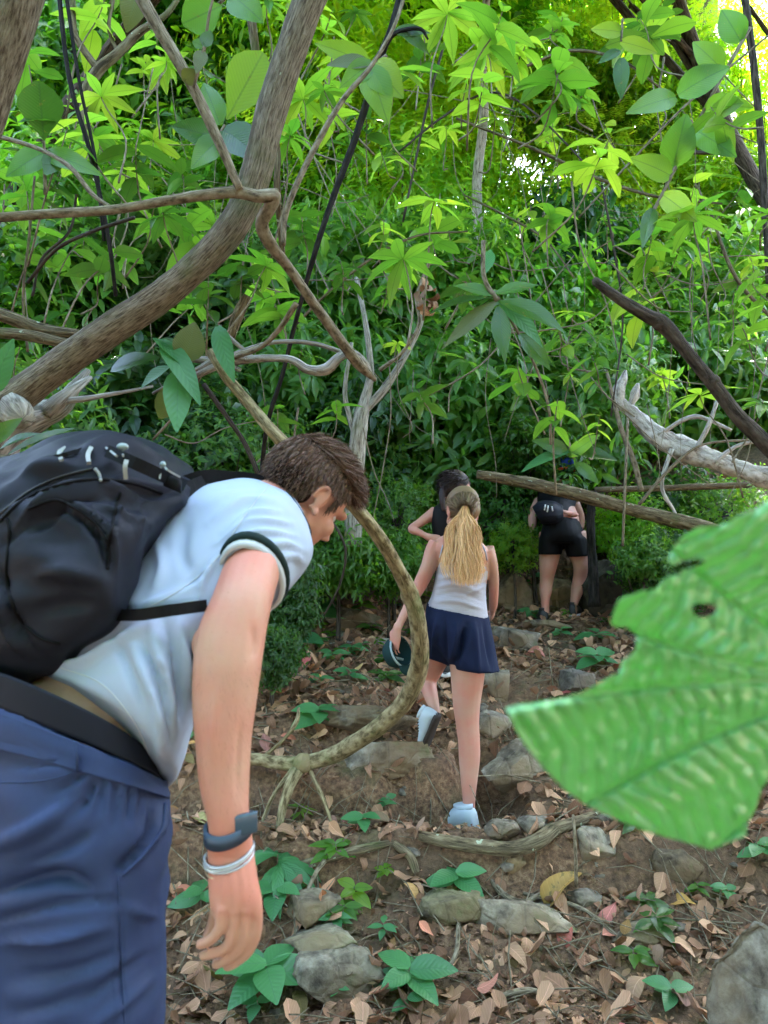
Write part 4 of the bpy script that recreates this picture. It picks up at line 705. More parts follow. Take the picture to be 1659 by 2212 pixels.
RK = [  # px, py (centre), width px, height px, depth scale, label
 (850, 1640, 175, 95, .9, 'wide flat-topped stone slab under the looping vine', (1.1, 1.05, 1), 0), (1110, 1650, 130, 130, .8, 'angular cracked grey stone right of the blonde woman\'s calf', (1.1, 1.1, 1.1), .2), (1060, 1560, 90, 60, .8, 'stone slab behind the woman\'s knee', W1, 0),
 (1075, 1470, 70, 80, .8, 'pale stone behind the hem of the navy shorts', W1, 0), (1250, 1470, 80, 60, .8, 'dark flat stone near the tip of the big leaf', (.6, .6, .65), 0), (1110, 1380, 90, 70, .8, 'rounded stones below the far hiker, right of the navy shorts', (.8, .8, .8), 0),
 (1195, 1350, 80, 22, .7, 'thin flat pale stone the far hiker stands beside', (1.25, 1.2, 1.1), .1), (1210, 1270, 70, 100, .6, 'tall tan rock between the far hiker\'s legs', (1.3, 1.15, .85), 0), (1100, 1270, 90, 120, .7, 'tan boulder beside the woman\'s right arm', (1.1, 1, .8), 0),
 (750, 1250, 150, 100, .9, 'dark overhanging rock on the bank left of the vine', (.55, .52, .5), 0), (760, 1330, 90, 60, .7, 'grey rock below the dark overhang', (.75, .72, .7), 0), (1078, 1792, 62, 46, .8, 'rounded stone right of the pale blue shoe', (.85, .8, .75), 0), (1160, 1785, 60, 50, .8, 'small smooth grey stone beside the crossing root', W1, 0),
 (1285, 1820, 75, 90, .6, 'upright squarish grey-green stone in the soil step', (1.1, 1.1, 1.05), 0), (1110, 1860, 50, 40, .6, 'small brown stone stuck in the soil step', (1, .8, .55), 0), (1150, 1985, 200, 75, .5, 'long slanting lichen-grey stone edge in the foreground path', (1.2, 1.15, 1.05), .1), (1180, 1965, 60, 40, .5, 'little rock above the long slanting stone', W1, 0),
 (1390, 2010, 150, 45, .5, 'low flat stone at right of the long slanting stone', (1.2, 1.15, 1), -.1), (1265, 1940, 60, 40, .6, 'broken pale stone in the leaf-strewn path', W1, 0), (670, 1960, 110, 80, .7, 'mossy stone just right of the hand', (.9, .85, .7), 0), (680, 2040, 150, 85, .8, 'long mottled grey rock below the mossy stone', (1.05, 1.1, .95), .2),
 (740, 2100, 150, 120, .7, 'big grey rock at bottom between the two leafy seedlings', (.9, .9, .82), 0), (970, 1960, 110, 90, .7, 'mossy hump of rock under the central seedling', (.8, .8, .55), 0), (1330, 1260, 150, 170, .8, 'black mossy boulder left of the big leaf\'s upper lobe', (.22, .24, .2), 0),
 (1480, 1860, 90, 60, .7, 'soil-covered stone under the big leaf\'s lower tip', (.7, .6, .45), 0), (760, 1550, 180, 50, .8, 'low layered stones inside the loop of the vine', (.7, .66, .55), 0), (640, 1650, 60, 50, .8, 'reddish stone by the vine\'s root end', (1.1, .75, .6), 0), (905, 1260, 40, 60, .5, 'upright pale green-grey stone left of the woman\'s elbow', (1.1, 1.2, 1.1), 0)]
for i, (x, y, wp, hp_, ds, lab, col, tl_) in enumerate(RK):
    q, d = groundhit(x, y+hp_*.42, 2); r = wp/2*d/FPX*1.25; hz = hp_/2*d/FPX; f_ = {0: 1.28}.get(0)
    rock((q[0], q[1]+r*ds*.35, q[2]+hz*.5), (r*f_, r*ds*f_, hz*1.45), lab, i*3+1, random.uniform(-.3, .3), color=col, tilt=-.25*(1 if hp_ < wp*.6 else 0), sub=5 if wp > 100 else 4)
for i in range(80):
    x = random.uniform(560, 1600); y = random.choice([random.uniform(1820, 2212), random.uniform(1350, 1800)]); q, d = groundhit(x, y, 2)
    if d > 9: continue
    r = random.uniform(8, 22)*d/FPX; rock((q[0], q[1], q[2]+r*.2), (r*1.3, r, r*.8), where('small half-buried stone', x, y), 200+i, random.random()*6, 6, (random.uniform(.6, 1.1),)*3, 'small stones along the trail', 2)
# big grey root at lower right, roots across the path
bq = P(1790, 2260, 2.25); rock(bq, (.40, .34, .46), 'large rounded grey mossy boulder at the lower right corner', 77, .4, 2, (.85, .85, .8), sub=6)
def groot(label, pts, mat='bark_log', n=12, rough=.2, extra=()):
    def g(L): return [(x, y, groundhit(x, y, 2)[1]-dd, r) for x, y, dd, r in L]
    return wood('tree_root', label, 'root', g(pts), mat, n, 6, rough, extra=[g(e) for e in extra])
groot('thick brown root crossing the path under the pale blue shoe', [(905, 1805, .03, 11), (960, 1818, .05, 14), (1040, 1828, .07, 15), (1110, 1832, .08, 15), (1165, 1815, .08, 17), (1200, 1790, .07, 14), (1260, 1772, .05, 12), (1330, 1745, .02, 10)])
groot('mossy root below the vine pointing to the shoe', [(640, 1870, .02, 9), (720, 1850, .04, 11), (800, 1830, .05, 10), (850, 1820, .03, 7)], extra=[[(850, 1822, .04, 8), (885, 1850, .05, 9), (900, 1885, .04, 8)]])
groot('thin root arching down the foreground rock', [(960, 2100, .03, 5), (985, 2060, .05, 5), (990, 2000, .06, 5), (985, 1960, .05, 5), (960, 1940, .03, 4)], 'bark_liana', 7)
groot('curved pale root in the leaf litter at right', [(1060, 1900, .02, 5), (1090, 1935, .04, 7), (1130, 1950, .04, 7), (1170, 1930, .03, 5)], 'bark_liana', 8)
groot('hooked brown stick at the bottom of the path', [(1040, 2180, .02, 5), (1090, 2150, .05, 7), (1140, 2140, .05, 7), (1190, 2150, .03, 6)], 'bark_liana', 8)
groot('pale stick lying behind the woman\'s cap', [(690, 1395, .02, 6), (760, 1392, .04, 7), (840, 1385, .05, 7)], 'bark_pale', 8)
groot('long root slanting over the foreground litter at right', [(1130, 1930, .02, 4), (1250, 1960, .04, 5), (1330, 2020, .04, 5), (1400, 2080, .03, 4)], 'bark_liana', 7)
groot('stick from the vine end down to the left', [(640, 2020, .02, 4), (655, 1950, .1, 4), (680, 1890, .12, 5), (700, 1860, .08, 6)], 'bark_liana', 7)
groot('twisted root below the far hiker', [(1090, 1250, .03, 5), (1130, 1210, .08, 5), (1160, 1190, .1, 5)], 'bark_liana', 7, extra=[[(1110, 1220, .05, 4), (1085, 1180, .1, 4)], [(1120, 1230, .05, 4), (1095, 1200, .1, 3)]])
o = empty('dry_stalk', P(1240, 1860, 3.3), 'thin dry upright stalk beside the yellow dead leaf', 'twig'); mb = MB(); pxtube(mb, [(1245, 1915, 3.35, 4), (1243, 1840, 3.3, 3.5), (1238, 1760, 3.3, 3)], 6, 4); put(mb.build('stem', M['bark_liana']), o)
# ------------------------------------------------------------------ litter
def litter(n, smin, smax, reg, dens=True, seed=0):
    rg = np.random.default_rng(seed); P_ = []
    while len(P_) < n:
        X, Y = rg.uniform(reg[0], reg[1]), rg.uniform(reg[2], reg[3])
        if abs(X) > max(.55*Y+.3, 1.3) or any(math.hypot(X-a_[0], Y-a_[1]) < a_[3]*1.7 for a_ in PADS[:1]): continue
        if dens and mn.noise(Vector((X*1.9, Y*1.9, 7)))+.18 < rg.uniform(-.45, .25): continue
        if abs(H(X, Y+.03)-H(X, Y-.03)) > .05 and rg.random() < .75: continue
        P_.append((X, Y, H(X, Y)))
    P_ = np.array(P_); D = rv(n); D[:, 2] *= .3; N = rv(n)*.55+np.array([0, -.15, 1]); P_[:, 2] += rg.uniform(.0, .02, n)
    return P_, D, N, rg.uniform(smin, smax, n)
L = []
for i, (sh, W, fo, dr) in enumerate([('ovate', .5, .35, 1.4), ('lance', .4, .6, 2.0), ('ovate', .6, -.35, .9), ('obov', .5, .8, -1.2), ('ovate', .45, .2, 2.6)]):
    L.append(scatter(leaf_t(4, sh, W, fo, dr, .04), *litter(4600, .025, .14, (-3.4, 3.4, .2, 9), True, i)))
L.append(scatter(leaf_t(2, 'ovate', .6, .5, 1.5), *litter(9000, .01, .035, (-3.2, 3.2, 2, 7), True, 31)))
V, F, U = joinsc(L); tag(meshobj('leaf_litter', V, F, M['leaf_dead'], None, U), 'layer of dry curled brown leaves over the soil', kind='stuff')
for i in range(240):
    Pp, D, N, Sz = litter(1, .07, .16, (-1.8, 2.2, 2.2, 5.6), False, 900+i)
    if any(math.hypot(Pp[0][0]-a_[0], Pp[0][1]-a_[1]) < .42 for a_ in PADS): continue
    N = N*1.; N[0] += np.array([0, -.2, .5])
    o = leafat(ground, Pp[0]+np.array([0, 0, .02]), D[0], N[0], Sz[0], leafmesh(random.choice(['ovate', 'lance', 'obov']), .5, random.choice([.3, .7, -.3]), random.choice([1.4, .8, 2.2, -.9]), 'leaf_dead', 6, .03), 'dead_leaf', (random.uniform(.7, 1.5), random.uniform(.65, 1.3), random.uniform(.6, 1.2)))
q, d = groundhit(1190, 1960); y0 = P(1185, 1960, d-.05); y1 = P(1240, 1860, d-.02)
yl = empty('dead_leaf', y0, 'large yellow dead leaf with brown blotches curled up on the path', 'leaf')
leafat(yl, y0, y1-y0, (-.7, -.7, .4), np.linalg.norm(y1-y0)*1.05, leafmesh('ovate', .4, 1.6, 1.1, 'leaf_yellow', 8, .03), 'blade')
mb = MB(); rg = random.Random(3)
for i in range(2600):
    Y = rg.uniform(2.1, 8); X = rg.uniform(-.55*Y, .55*Y); z = H(X, Y)+.012; L_ = rg.uniform(.03, .28)*(1 if rg.random() < .8 else 1.8); a = rg.uniform(0, 6.28); e = rg.uniform(-.15, .35)
    A = np.array([X, Y, z]); Dv = np.array([math.cos(a), math.sin(a), 0]); b = A+Dv*L_; b[2] = H(b[0], b[1])+.012+max(0, e)*L_; c = (A+b)/2+np.array([rg.uniform(-.1, .1)*L_, rg.uniform(-.1, .1)*L_, rg.uniform(0, .12)*L_])
    mb.tube([A, c, b], rg.uniform(.0012, .0042), 4, cap=False)
tag(mb.build('twig_litter', M['bark_liana']), 'small dry twigs and rootlets scattered on the ground', kind='stuff')
mb = MB(); ico = bmesh.new(); bmesh.ops.create_icosphere(ico, subdivisions=1, radius=1); iv = np.array([v.co for v in ico.verts]); jf = [[v.index for v in f.verts] for f in ico.faces]; ico.free()
for i in range(2600):
    Y = rg.uniform(2.2, 7.2); X = rg.uniform(-.5*Y, .5*Y); r = rg.uniform(.004, .02)*(1 if rg.random() < .9 else 1.6); mb.add(iv*(r*np.array([1.2, 1, .8]))*(1+.25*RNG.normal(size=(len(iv), 1)))+np.array([X, Y, H(X, Y)+r*.3]), jf)
tag(mb.build('soil_clods', m if False else bpy.data.materials['forest_soil'], smooth=False), 'loose clods of soil and grit on the trail', kind='stuff')
# ------------------------------------------------------------------ seedlings on the ground
def seedling(x, y, wpx, n, label, mat='leaf_seed', shape='ovate', W=.55, hgt=.6, name='seedling', d=None, droop=.5, elev=.25):
    if d is None: q, d = groundhit(x, y+wpx*.35, 2)
    q = P(x, y, d-.03); gz = H(q[0], q[1]); base = np.array([q[0], q[1]+.01, gz-.01]); t = empty(name, base, label, 'seedling', 'green seedlings on the forest floor'); L = wpx/2*d/FPX*1.3
    top = np.array([q[0], q[1], max(q[2], gz+.035+.32*L)]); mb = MB(); mb.tube(catmull([base, (base+top)/2+rv(1)[0]*.008, top], 4), np.linspace(.0035, .002, 9), 6); put(mb.build('stem', M['bark_liana']), t); ph = random.random()*6
    for k in range(n):
        a = ph+k*2.4 if n < 9 else ph+k*6.283/n; s = k/max(n-1, 1)
        D = np.array([math.cos(a), math.sin(a)*.9-.12, elev-.5*(1-s)*.6]); b = top*(1-(1-s)*.35)+base*((1-s)*.35)
        leafat(t, b, D, np.array([0, -.45, 1.])+rv(1)[0]*.2, L*(random.uniform(.75, 1.1)), leafmesh(shape, W, random.choice([.15, .25]), droop, mat, 6))
        c_ = b; 
    return t
SD = [(575, 2080, 190, 7, 'large broad-leaved seedling at the bottom below the hand'), (885, 2090, 165, 6, 'broad-leaved seedling at the bottom centre'), (985, 1885, 115, 6, 'seedling on the mossy hump below the pale shoe'), (1450, 2135, 100, 4, 'small seedling next to the big corner boulder'),
 (435, 1920, 110, 4, 'seedling between shorts and hand'), (600, 1915, 130, 5, 'seedling just right of the fingers\' knuckles'), (690, 1530, 110, 7, 'leafy seedling inside the vine loop'), (640, 1370, 130, 6, 'seedling right of the bent elbow'), (760, 1395, 70, 4, 'small seedling left of the woman\'s cap'),
 (765, 1915, 80, 5, 'small bright seedling above the long mottled rock'), (830, 1890, 50, 6, 'tiny pale seedling right of the small bright one'), (785, 1765, 70, 5, 'dark seedling under the slab face'), (835, 1725, 45, 6, 'tiny fern-like sprout below the slab'), (560, 1400, 90, 5, 'seedling hidden partly by the upper arm'),
 (880, 2160, 70, 3, 'second small leaf tuft at the very bottom centre'), (555, 2170, 90, 4, 'low leaves beneath the large seedling at the bottom'), (730, 2130, 40, 3, 'tiny green sprout on the big grey rock'), (1290, 1410, 90, 6, 'dull green seedling left of the big leaf'), (1290, 1365, 80, 4, 'bluish seedling under the black boulder'),
 (1360, 1250, 60, 4, 'seedling with one white leaf on the black boulder'), (1640, 1830, 90, 5, 'seedling at the right edge below the big leaf'), (395, 1580, 70, 5, 'seedling between shirt front and forearm'), (700, 1180, 80, 6, 'seedling in front of the bent man\'s chin'), (1150, 1320, 60, 6, 'seedling left of the far hiker\'s shoe'),
 (1175, 1240, 50, 6, 'seedling behind the far hiker\'s left knee'), (1320, 1180, 90, 7, 'yellow-green seedling right of the black pole'), (950, 1210, 40, 5, 'small seedling left of the tank top'), (1570, 1930, 60, 5, 'small dark seedling above the big corner boulder'), (600, 1300, 110, 7, 'seedling by the sleeve of the white shirt'), (680, 1310, 130, 8, 'long-leaved seedling on the bank under the chin')]
for x, y, wp, n, lab in SD: seedling(x, y, wp, n, lab, mat='leaf_light' if 'yellow-green' in lab or 'bright' in lab else 'leaf_seed')
seedling(600, 1845, 190, 13, 'fern-like plant with strap leaves hanging beside the wrist', 'leaf_seed', 'lance', .2, name='fern', droop=1.2)
seedling(650, 1750, 60, 9, 'small pale yellow-green sprout above the fern', 'leaf_light', 'lance', .2)
for i in range(150):
    x = random.uniform(500, 1659); y = random.choice([random.uniform(1080, 1420), random.uniform(1080, 1300), random.uniform(1300, 2100)])
    if i > 90: x, y = random.uniform(540, 900), random.uniform(1130, 1480)
    if y > 1400 and 850 < x < 1350 : continue
    q, d = groundhit(x, y, 2)
    if d > 11: continue
    X = q[0]; wp = random.uniform(.09, .2)*FPX/d; seedling(x, y-wp*.3, wp, random.choice([5, 6, 7]), where('green ground plant', x, y), random.choice(['leaf_seed', 'leaf_dark', 'leaf_mid']), random.choice(['ovate', 'lance']), .45, name='ground_plant')['group'] = 'ground plants on the slope'
# ------------------------------------------------------------------ people
M['skin_tan'] = skinmat('skin_tan', (.46, .27, .19), (.50, .195, .14)); M['skin_fair'] = skinmat('skin_fair', (.46, .26, .19), (.50, .20, .15))
M['shirt'] = clothmat('shirt_pale_blue', (.335, .40, .51), 1100, .05, .85, .002, .1, (9, 9, 9)); M['shorts_blue'] = clothmat('shorts_navy_blue', (.021, .037, .10), 1300, .1, .6, .006, .15, (16, 5, 9))
M['navy'] = clothmat('shorts_dark_navy', (.008, .013, .038), 900, .1, .8, .006, .2, (22, 8, 4)); M['tank'] = clothmat('tank_top', (.38, .37, .42), 900, .08, .85, .012, .1, (7, 7, 22))
M['black_cloth'] = clothmat('black_cloth', (.005, .005, .006), 900, .2, .6, .005, .25, (11, 11, 11)); M['pack'] = clothmat('pack_cloth', (.015, .017, .026), 1200, .25, .55, .006, .35, (9, 9, 9))
M['waist'] = clothmat('waistband_black', (.012, .014, .022), 1200, .1, .6, .002); M['webbing'] = clothmat('black_webbing', (.006, .007, .009), 1500, .1, .6, .001)
M['stripe'] = clothmat('dark_trim', (.012, .025, .024), 1500, .1, .8, .001); M['rim'] = clothmat('pale_trim', (.45, .48, .5), 1500, .1, .8, .001)
M['grey_plastic'] = plain('grey_plastic', (.30, .33, .32), .5); M['watch'] = plain('watch_band', (.035, .06, .10), .45); M['silver'] = plain('silver_cord', (.5, .52, .57), .3, .35); M['gold'] = plain('gold_thread', (.75, .55, .35), .3, .8)
M['shoe'] = clothmat('shoe_pale_blue', (.44, .51, .55), 500, .2, .7, .003); M['sole_w'] = plain('sole_white', (.62, .64, .64), .6); M['sole_dark'] = plain('sole_muddy', (.035, .024, .016), .8)
M['shoe_black'] = plain('shoe_black', (.015, .015, .015), .6); M['cap_teal'] = clothmat('cap_teal', (.012, .035, .036), 900, .2, .8, .003); M['cap_blue'] = clothmat('cap_blue', (.02, .05, .28), 900, .2, .8, .003)
M['orange'] = plain('orange_strap', (.75, .12, .03), .6); M['eye'] = plain('eye', (.6, .6, .6), .2); M['lip'] = plain('lip', (.42, .14, .11), .5); M['cap_grey'] = plain('cap_grey', (.25, .33, .33), .6)
def hairmat(name, c1, c2):
    m, t, p, out = newmat(name); g = nd(t, 'ShaderNodeNewGeometry'); t.links.new(mix(t, g.outputs['Random Per Island'], c1, c2), p.inputs['Base Color'])
    p.inputs['Roughness'].default_value = .5; p.inputs['Specular IOR Level'].default_value = .22; return m
M['hair_brown'] = hairmat('hair_brown', (.035, .019, .012), (.19, .115, .08)); M['hair_dark'] = hairmat('hair_dark', (.010, .006, .006), (.03, .017, .014)); M['hair_blonde'] = hairmat('hair_blonde', (.48, .25, .09), (.95, .66, .36))
M['hair_dblonde'] = hairmat('hair_dark_blonde', (.10, .062, .032), (.28, .18, .10))
def basis(f, roll=0):
    f = np.array(f, float); f /= np.linalg.norm(f); r = np.cross(f, [0, 0, 1.]); r /= np.linalg.norm(r); u = np.cross(r, f)
    c, s = math.cos(roll), math.sin(roll); r, u = r*c+u*s, u*c-r*s; return np.stack([r, f, u])
def headshape(mb, O, B, s=1.0):                # rows of B: right, forward, up
    def e(c, r, n=10): mb.ell(O+(np.array(c)*s) @ B, np.array(r)*s, B.T, n)
    e((0, -.012, .035), (.076, .098, .084), 16); e((0, .030, -.03), (.062, .063, .078), 14); e((0, .062, -.1), (.027, .026, .022)); e((0, .03, -.075), (.048, .05, .035))
    for k in (-1, 1): e((k*.05, .0, -.06), (.02, .034, .032)); e((k*.036, .062, -.022), (.026, .025, .024)); e((k*.028, .078, .026), (.026, .016, .011))
    mb.rings([O+(np.array([(-w, y, z), (-w*.5, y+.006, z), (w*.5, y+.006, z), (w, y, z), (w*.6, y-.02, z), (-w*.6, y-.02, z)])*s) @ B for w, y, z in [(.006, .082, .028), (.008, .092, .01), (.011, .104, -.012), (.017, .110, -.026), (.014, .092, -.036)]])
    e((0, .083, -.056), (.022, .011, .006)); e((0, .081, -.066), (.020, .011, .006))
    for k in (-1, 1):
        pts = [(k*(.073+.012*math.sin(a_)*.4+.004), -.008+.0145*math.cos(a_)-.004, -.002+.027*math.sin(a_)) for a_ in np.linspace(-1.9, 3.6, 14)]
        mb.tube([O+(np.array(q)*s) @ B for q in pts], .0044*s, 8); e((k*.075, -.004, -.002), (.006, .014, .024)); e((k*.078, .004, -.03), (.006, .008, .009))
def eyes(O, B, par, s=1.0):
    for k in (-1, 1):
        mb = MB(); mb.ell(O+np.array([k*.031, .065, .006])*s @ B, [.012*s]*3, n=8); o = mb.build('eye', M['eye'], par)
        mb = MB(); mb.ell(O+np.array([k*.031, .0735, .006])*s @ B, [.0055*s]*3, n=6); mb.build('iris', M['hair_dark'], par)
def strands(base, dirs, length, down=.5, w=.0011, seg=4, curl=.0, seed=0, pull=None, clump=0):
    """hair locks as thin ribbons"""
    V, F, n = [], [], 0; rg = np.random.default_rng(seed)
    N_ = len(base); length = np.asarray(length)*np.ones(N_); P0 = base.copy(); D = dirs/np.linalg.norm(dirs, axis=1)[:, None]; S_ = np.cross(D, rv(N_)); S_ /= np.linalg.norm(S_, axis=1)[:, None]; rows = []
    ph = rg.uniform(0, 6.28, N_); CL_ = S_
    if clump:
        ci = (np.arctan2(dirs[:, 1], dirs[:, 0])*clump/6.283).astype(int) % clump; ph = rg.uniform(0, 6.28, clump)[ci]+rg.normal(size=N_)*.25; CL_ = np.tile(RT, (N_, 1))+rv(clump)[ci]*.5
    for k in range(seg+1):
        ww = w*(1-.75*k/seg); rows.append(np.stack([P0-S_*ww, P0+S_*ww], 1)); P0 = P0+D*(length/seg)[:, None]
        D = D+np.array([0, 0, -down/seg])+rg.normal(size=D.shape)*.05+(CL_*np.sin(ph+k*1.25)[:, None]*curl)
        if pull is not None: D = D+pull/seg
        D /= np.linalg.norm(D, axis=1)[:, None]
    R = np.stack(rows, 1).reshape(N_, (seg+1)*2, 3); f = np.array([[2*k, 2*k+1, 2*k+3, 2*k+2] for k in range(seg)])
    return R.reshape(-1, 3), (f[None]+(np.arange(N_)*(seg+1)*2)[:, None, None]).reshape(-1, 4)
def scalp(O, B, n, cond, s=1.0, grow=1.02):
    u = rv(n*3); L_ = u*np.array([.078, .1, .088])*grow+np.array([0, -.012, .035]); k = cond(L_, u); L_, u = L_[k][:n], u[k][:n]
    return L_, u, O+(L_*s) @ B, u @ B
def hand(mb, W, d, nrm, L=.18, curl=.5, spread=.1, side=1):
    """five separate fingers on a palm; d towards the knuckles, nrm out of the back of the hand"""
    d = np.array(d, float); d /= np.linalg.norm(d); nrm = np.array(nrm, float); nrm -= d*(nrm @ d); nrm /= np.linalg.norm(nrm); s = np.cross(d, nrm)*side; W = np.array(W); k = L/.18
    mb.rings([W+d*x*k+s*c*k+np.array([math.cos(a)*w*s+math.sin(a)*h*nrm for a in np.linspace(0, 6.283, 12, endpoint=False)])*k for x, w, h, c in [(-.02, .026, .018, 0), (.01, .029, .018, 0), (.045, .038, .017, 0), (.08, .04, .013, 0), (.09, .036, .009, 0)]])
    for i, (o, l, r) in enumerate([(.029, .072, .0085), (.0095, .08, .0088), (-.010, .074, .0083), (-.029, .058, .0072)]):
        p0 = W+(d*.075+s*o)*k; D = d+s*(o*spread*20); pts = [p0-d*.015*k]; c = curl
        for j, f in enumerate((.45, .32, .26)):
            D = D/np.linalg.norm(D); pts.append(p0); p0 = p0+D*l*f*k; D = D*math.cos(c)-nrm*math.sin(c)
        pts.append(p0); q = catmull(pts, 4); mb.tube(q, np.linspace(r*1.05, r*.75, len(q))*k, 8)
    p0 = W+(d*.02+s*.022)*k; mb.tube(catmull([p0, W+(d*.045+s*.045-nrm*.01)*k, W+(d*.07+s*.05-nrm*.025)*k, W+(d*.092+s*.045-nrm*.035)*k], 4), np.linspace(.0125, .0085, 13)*k, 8)
def shoe(parent, heel, toe, up, mat='shoe', sole='sole_w', L=.27, wd=1.0, ht=1.0):
    heel = np.array(heel); f = np.array(toe)-heel; f /= np.linalg.norm(f); u = np.array(up, float); u -= f*(f @ u); u /= np.linalg.norm(u); s = np.cross(f, u); k = L/.28; mb = MB(); a = np.linspace(0, 6.283, 16, endpoint=False)
    rr = [(-.005, .018, .0, .05), (.005, .030, .0, .085), (.03, .037, .0, .10), (.07, .038, .0, .10), (.105, .038, .0, .086), (.15, .042, .0, .066), (.2, .047, .0, .052), (.245, .042, .002, .042), (.272, .026, .006, .03), (.28, .012, .01, .022)]; rr = [(a_, b_, c_, d_*ht) for a_, b_, c_, d_ in rr]
    mb.rings([heel+f*x*k+np.array([s*math.copysign(abs(math.cos(t_))**.8, math.cos(t_))*w*wd*k+u*((z0+z1)/2+(z1-z0)/2*math.sin(t_))*k for t_ in a]) for x, w, z0, z1 in rr])
    mb.rings([heel+f*.05*k+u*.09*k*ht+np.array([f*math.cos(t_)*(.045+g)+s*math.sin(t_)*(.032+g) for t_ in a])*k+u*z*k for z, g in ((-.01, .0), (.012, .003), (.014, -.004))])
    o = mb.build('shoe', M[mat], parent); mb = MB()
    mb.rings([heel+f*x*k+np.array([s*math.copysign(abs(math.cos(t_))**.6, math.cos(t_))*(w+.004)*wd*k+u*(-.004+.016*math.copysign(abs(math.sin(t_))**.6, math.sin(t_)))*k for t_ in a]) for x, w, z0, z1 in rr])
    so_ = mb.build('sole', M[sole]); so_.parent = o; mb = MB()
    for i in range(6): q = heel+f*(.11+i*.017)*k+u*(.086-i*.007)*k*ht; mb.tube([q-s*.02*k, q+u*.004, q+s*.02*k], .0028*k, 5)
    l_ = mb.build('laces', M[mat]); l_.parent = o; return o
# ---------------- bending man in the foreground
man = empty('person', (-.55, 1.35, H(-.55, 1.35)), 'man in pale blue shirt bending forward under a black backpack, in navy shorts', 'person')
mb = MB()
arm = [(575, 1150, 1.36, 66, .055), (556, 1200, 1.29, 62, .052), (540, 1245, 1.24, 63, .050), (520, 1310, 1.19, 70, .050), (500, 1375, 1.165, 79, .050), (491, 1440, 1.15, 79, .050), (485, 1520, 1.14, 74, .048), (483, 1600, 1.13, 67, .043), (485, 1690, 1.12, 60, .036), (493, 1765, 1.11, 50, .029), (496, 1820, 1.11, 49, .026)]
arm = [(a_, b_, c_, h_*(.90 if b_ > 1550 else .93 if b_ > 1250 else .97), e_*.96) for a_, b_, c_, h_, e_ in arm]; mb.rings(limb_rings(arm, 20)); mb.ell(P(446, 1392, 1.17), (.022, .025, .028))
mb.rings(limb_rings([(496, 1800, 1.11, 48, .026), (499, 1850, 1.11, 51, .024), (503, 1900, 1.10, 54, .023), (509, 1945, 1.095, 57, .021), (514, 1972, 1.093, 54, .016), (516, 1990, 1.093, 44, .009)], 18))
for pts, r in [([(478, 1930, 1.088), (479, 1968, 1.082), (474, 2005, 1.082), (455, 2030, 1.088), (427, 2042, 1.095)], .0092), ([(505, 1940, 1.088), (506, 1978, 1.084), (503, 2018, 1.085), (483, 2050, 1.092), (434, 2066, 1.105)], .0093),
               ([(530, 1940, 1.09), (532, 1976, 1.088), (531, 2018, 1.09), (514, 2052, 1.098), (482, 2076, 1.108), (462, 2084, 1.118)], .009), ([(552, 1935, 1.094), (555, 1972, 1.094), (553, 2018, 1.098), (537, 2055, 1.106), (508, 2080, 1.116), (488, 2090, 1.125)], .0086),
               ([(480, 1860, 1.12), (474, 1905, 1.13), (468, 1955, 1.14), (460, 1995, 1.145), (448, 2025, 1.145)], .0105)]:
    q = catmull([P(*a_) for a_ in pts], 5); R_ = np.linspace(r*1.04, r*.78, len(q)); R_[len(q)//4-1:len(q)//4+2] *= 1.05; mb.tube(q, R_, 10)
HS = .9; HO = P(656, 1072, 1.50); az, el_ = math.radians(46), math.radians(42); HB = basis((math.cos(el_)*math.cos(az), math.cos(el_)*math.sin(az), -math.sin(el_)), -.22)
headshape(mb, HO, HB, HS)
nk = HO+np.array([0, -.02, -.04]) @ HB; mb.tube(catmull([nk, HO+np.array([0, -.045, -.10]) @ HB, P(575, 1120, 1.5), P(520, 1170, 1.5)], 4), np.linspace(.056, .075, 13), 14)
mb.rings(abn_rings([((20, 1480, 1.36), (320, 1670, 1.30), (160, 1560, 1.16)), ((200, 1290, 1.44), (400, 1480, 1.38), (310, 1370, 1.24)), ((400, 1100, 1.48), (560, 1300, 1.42), (500, 1180, 1.31)), ((540, 1075, 1.5), (640, 1180, 1.47), (600, 1120, 1.40))], 20))
mb.rings(abn_rings([((-60, 1440, 1.42), (290, 1640, 1.36), (120, 1520, 1.17)), ((-110, 1640, 1.4), (320, 1760, 1.34), (110, 1680, 1.12))], 20))
mb.tube(catmull([P(620, 1140, 1.56), P(590, 1250, 1.66), P(530, 1330, 1.68), P(480, 1440, 1.62)], 5), np.linspace(.045, .03, 16), 10)        # far arm, hidden behind the near one
for sx, yy, dd in ((-.46, 1.32, 0), (-.62, 1.52, 0)):
    gz = H(sx, yy); mb.tube(catmull([(sx-.02, yy, 1.0), (sx, yy, .8), (sx+.01, yy, .55), (sx-.01, yy-.02, .38), (sx, yy-.01, gz+.08)], 5), np.interp(np.arange(21), [0, 5, 10, 15, 20], [.085, .08, .058, .056, .036]), 14)
    hand_ = None
hand(mb, P(480, 1440, 1.62), (-.1, 0, -1), (0, 1, 0), .18, .4)
body = remesh(mb.build('body', M['skin_tan']), .0036, 3, .5); put(body, man)
V_ = getV(body); x_, y_, d_ = toPx(V_)
eyes(HO, HB, man, HS)
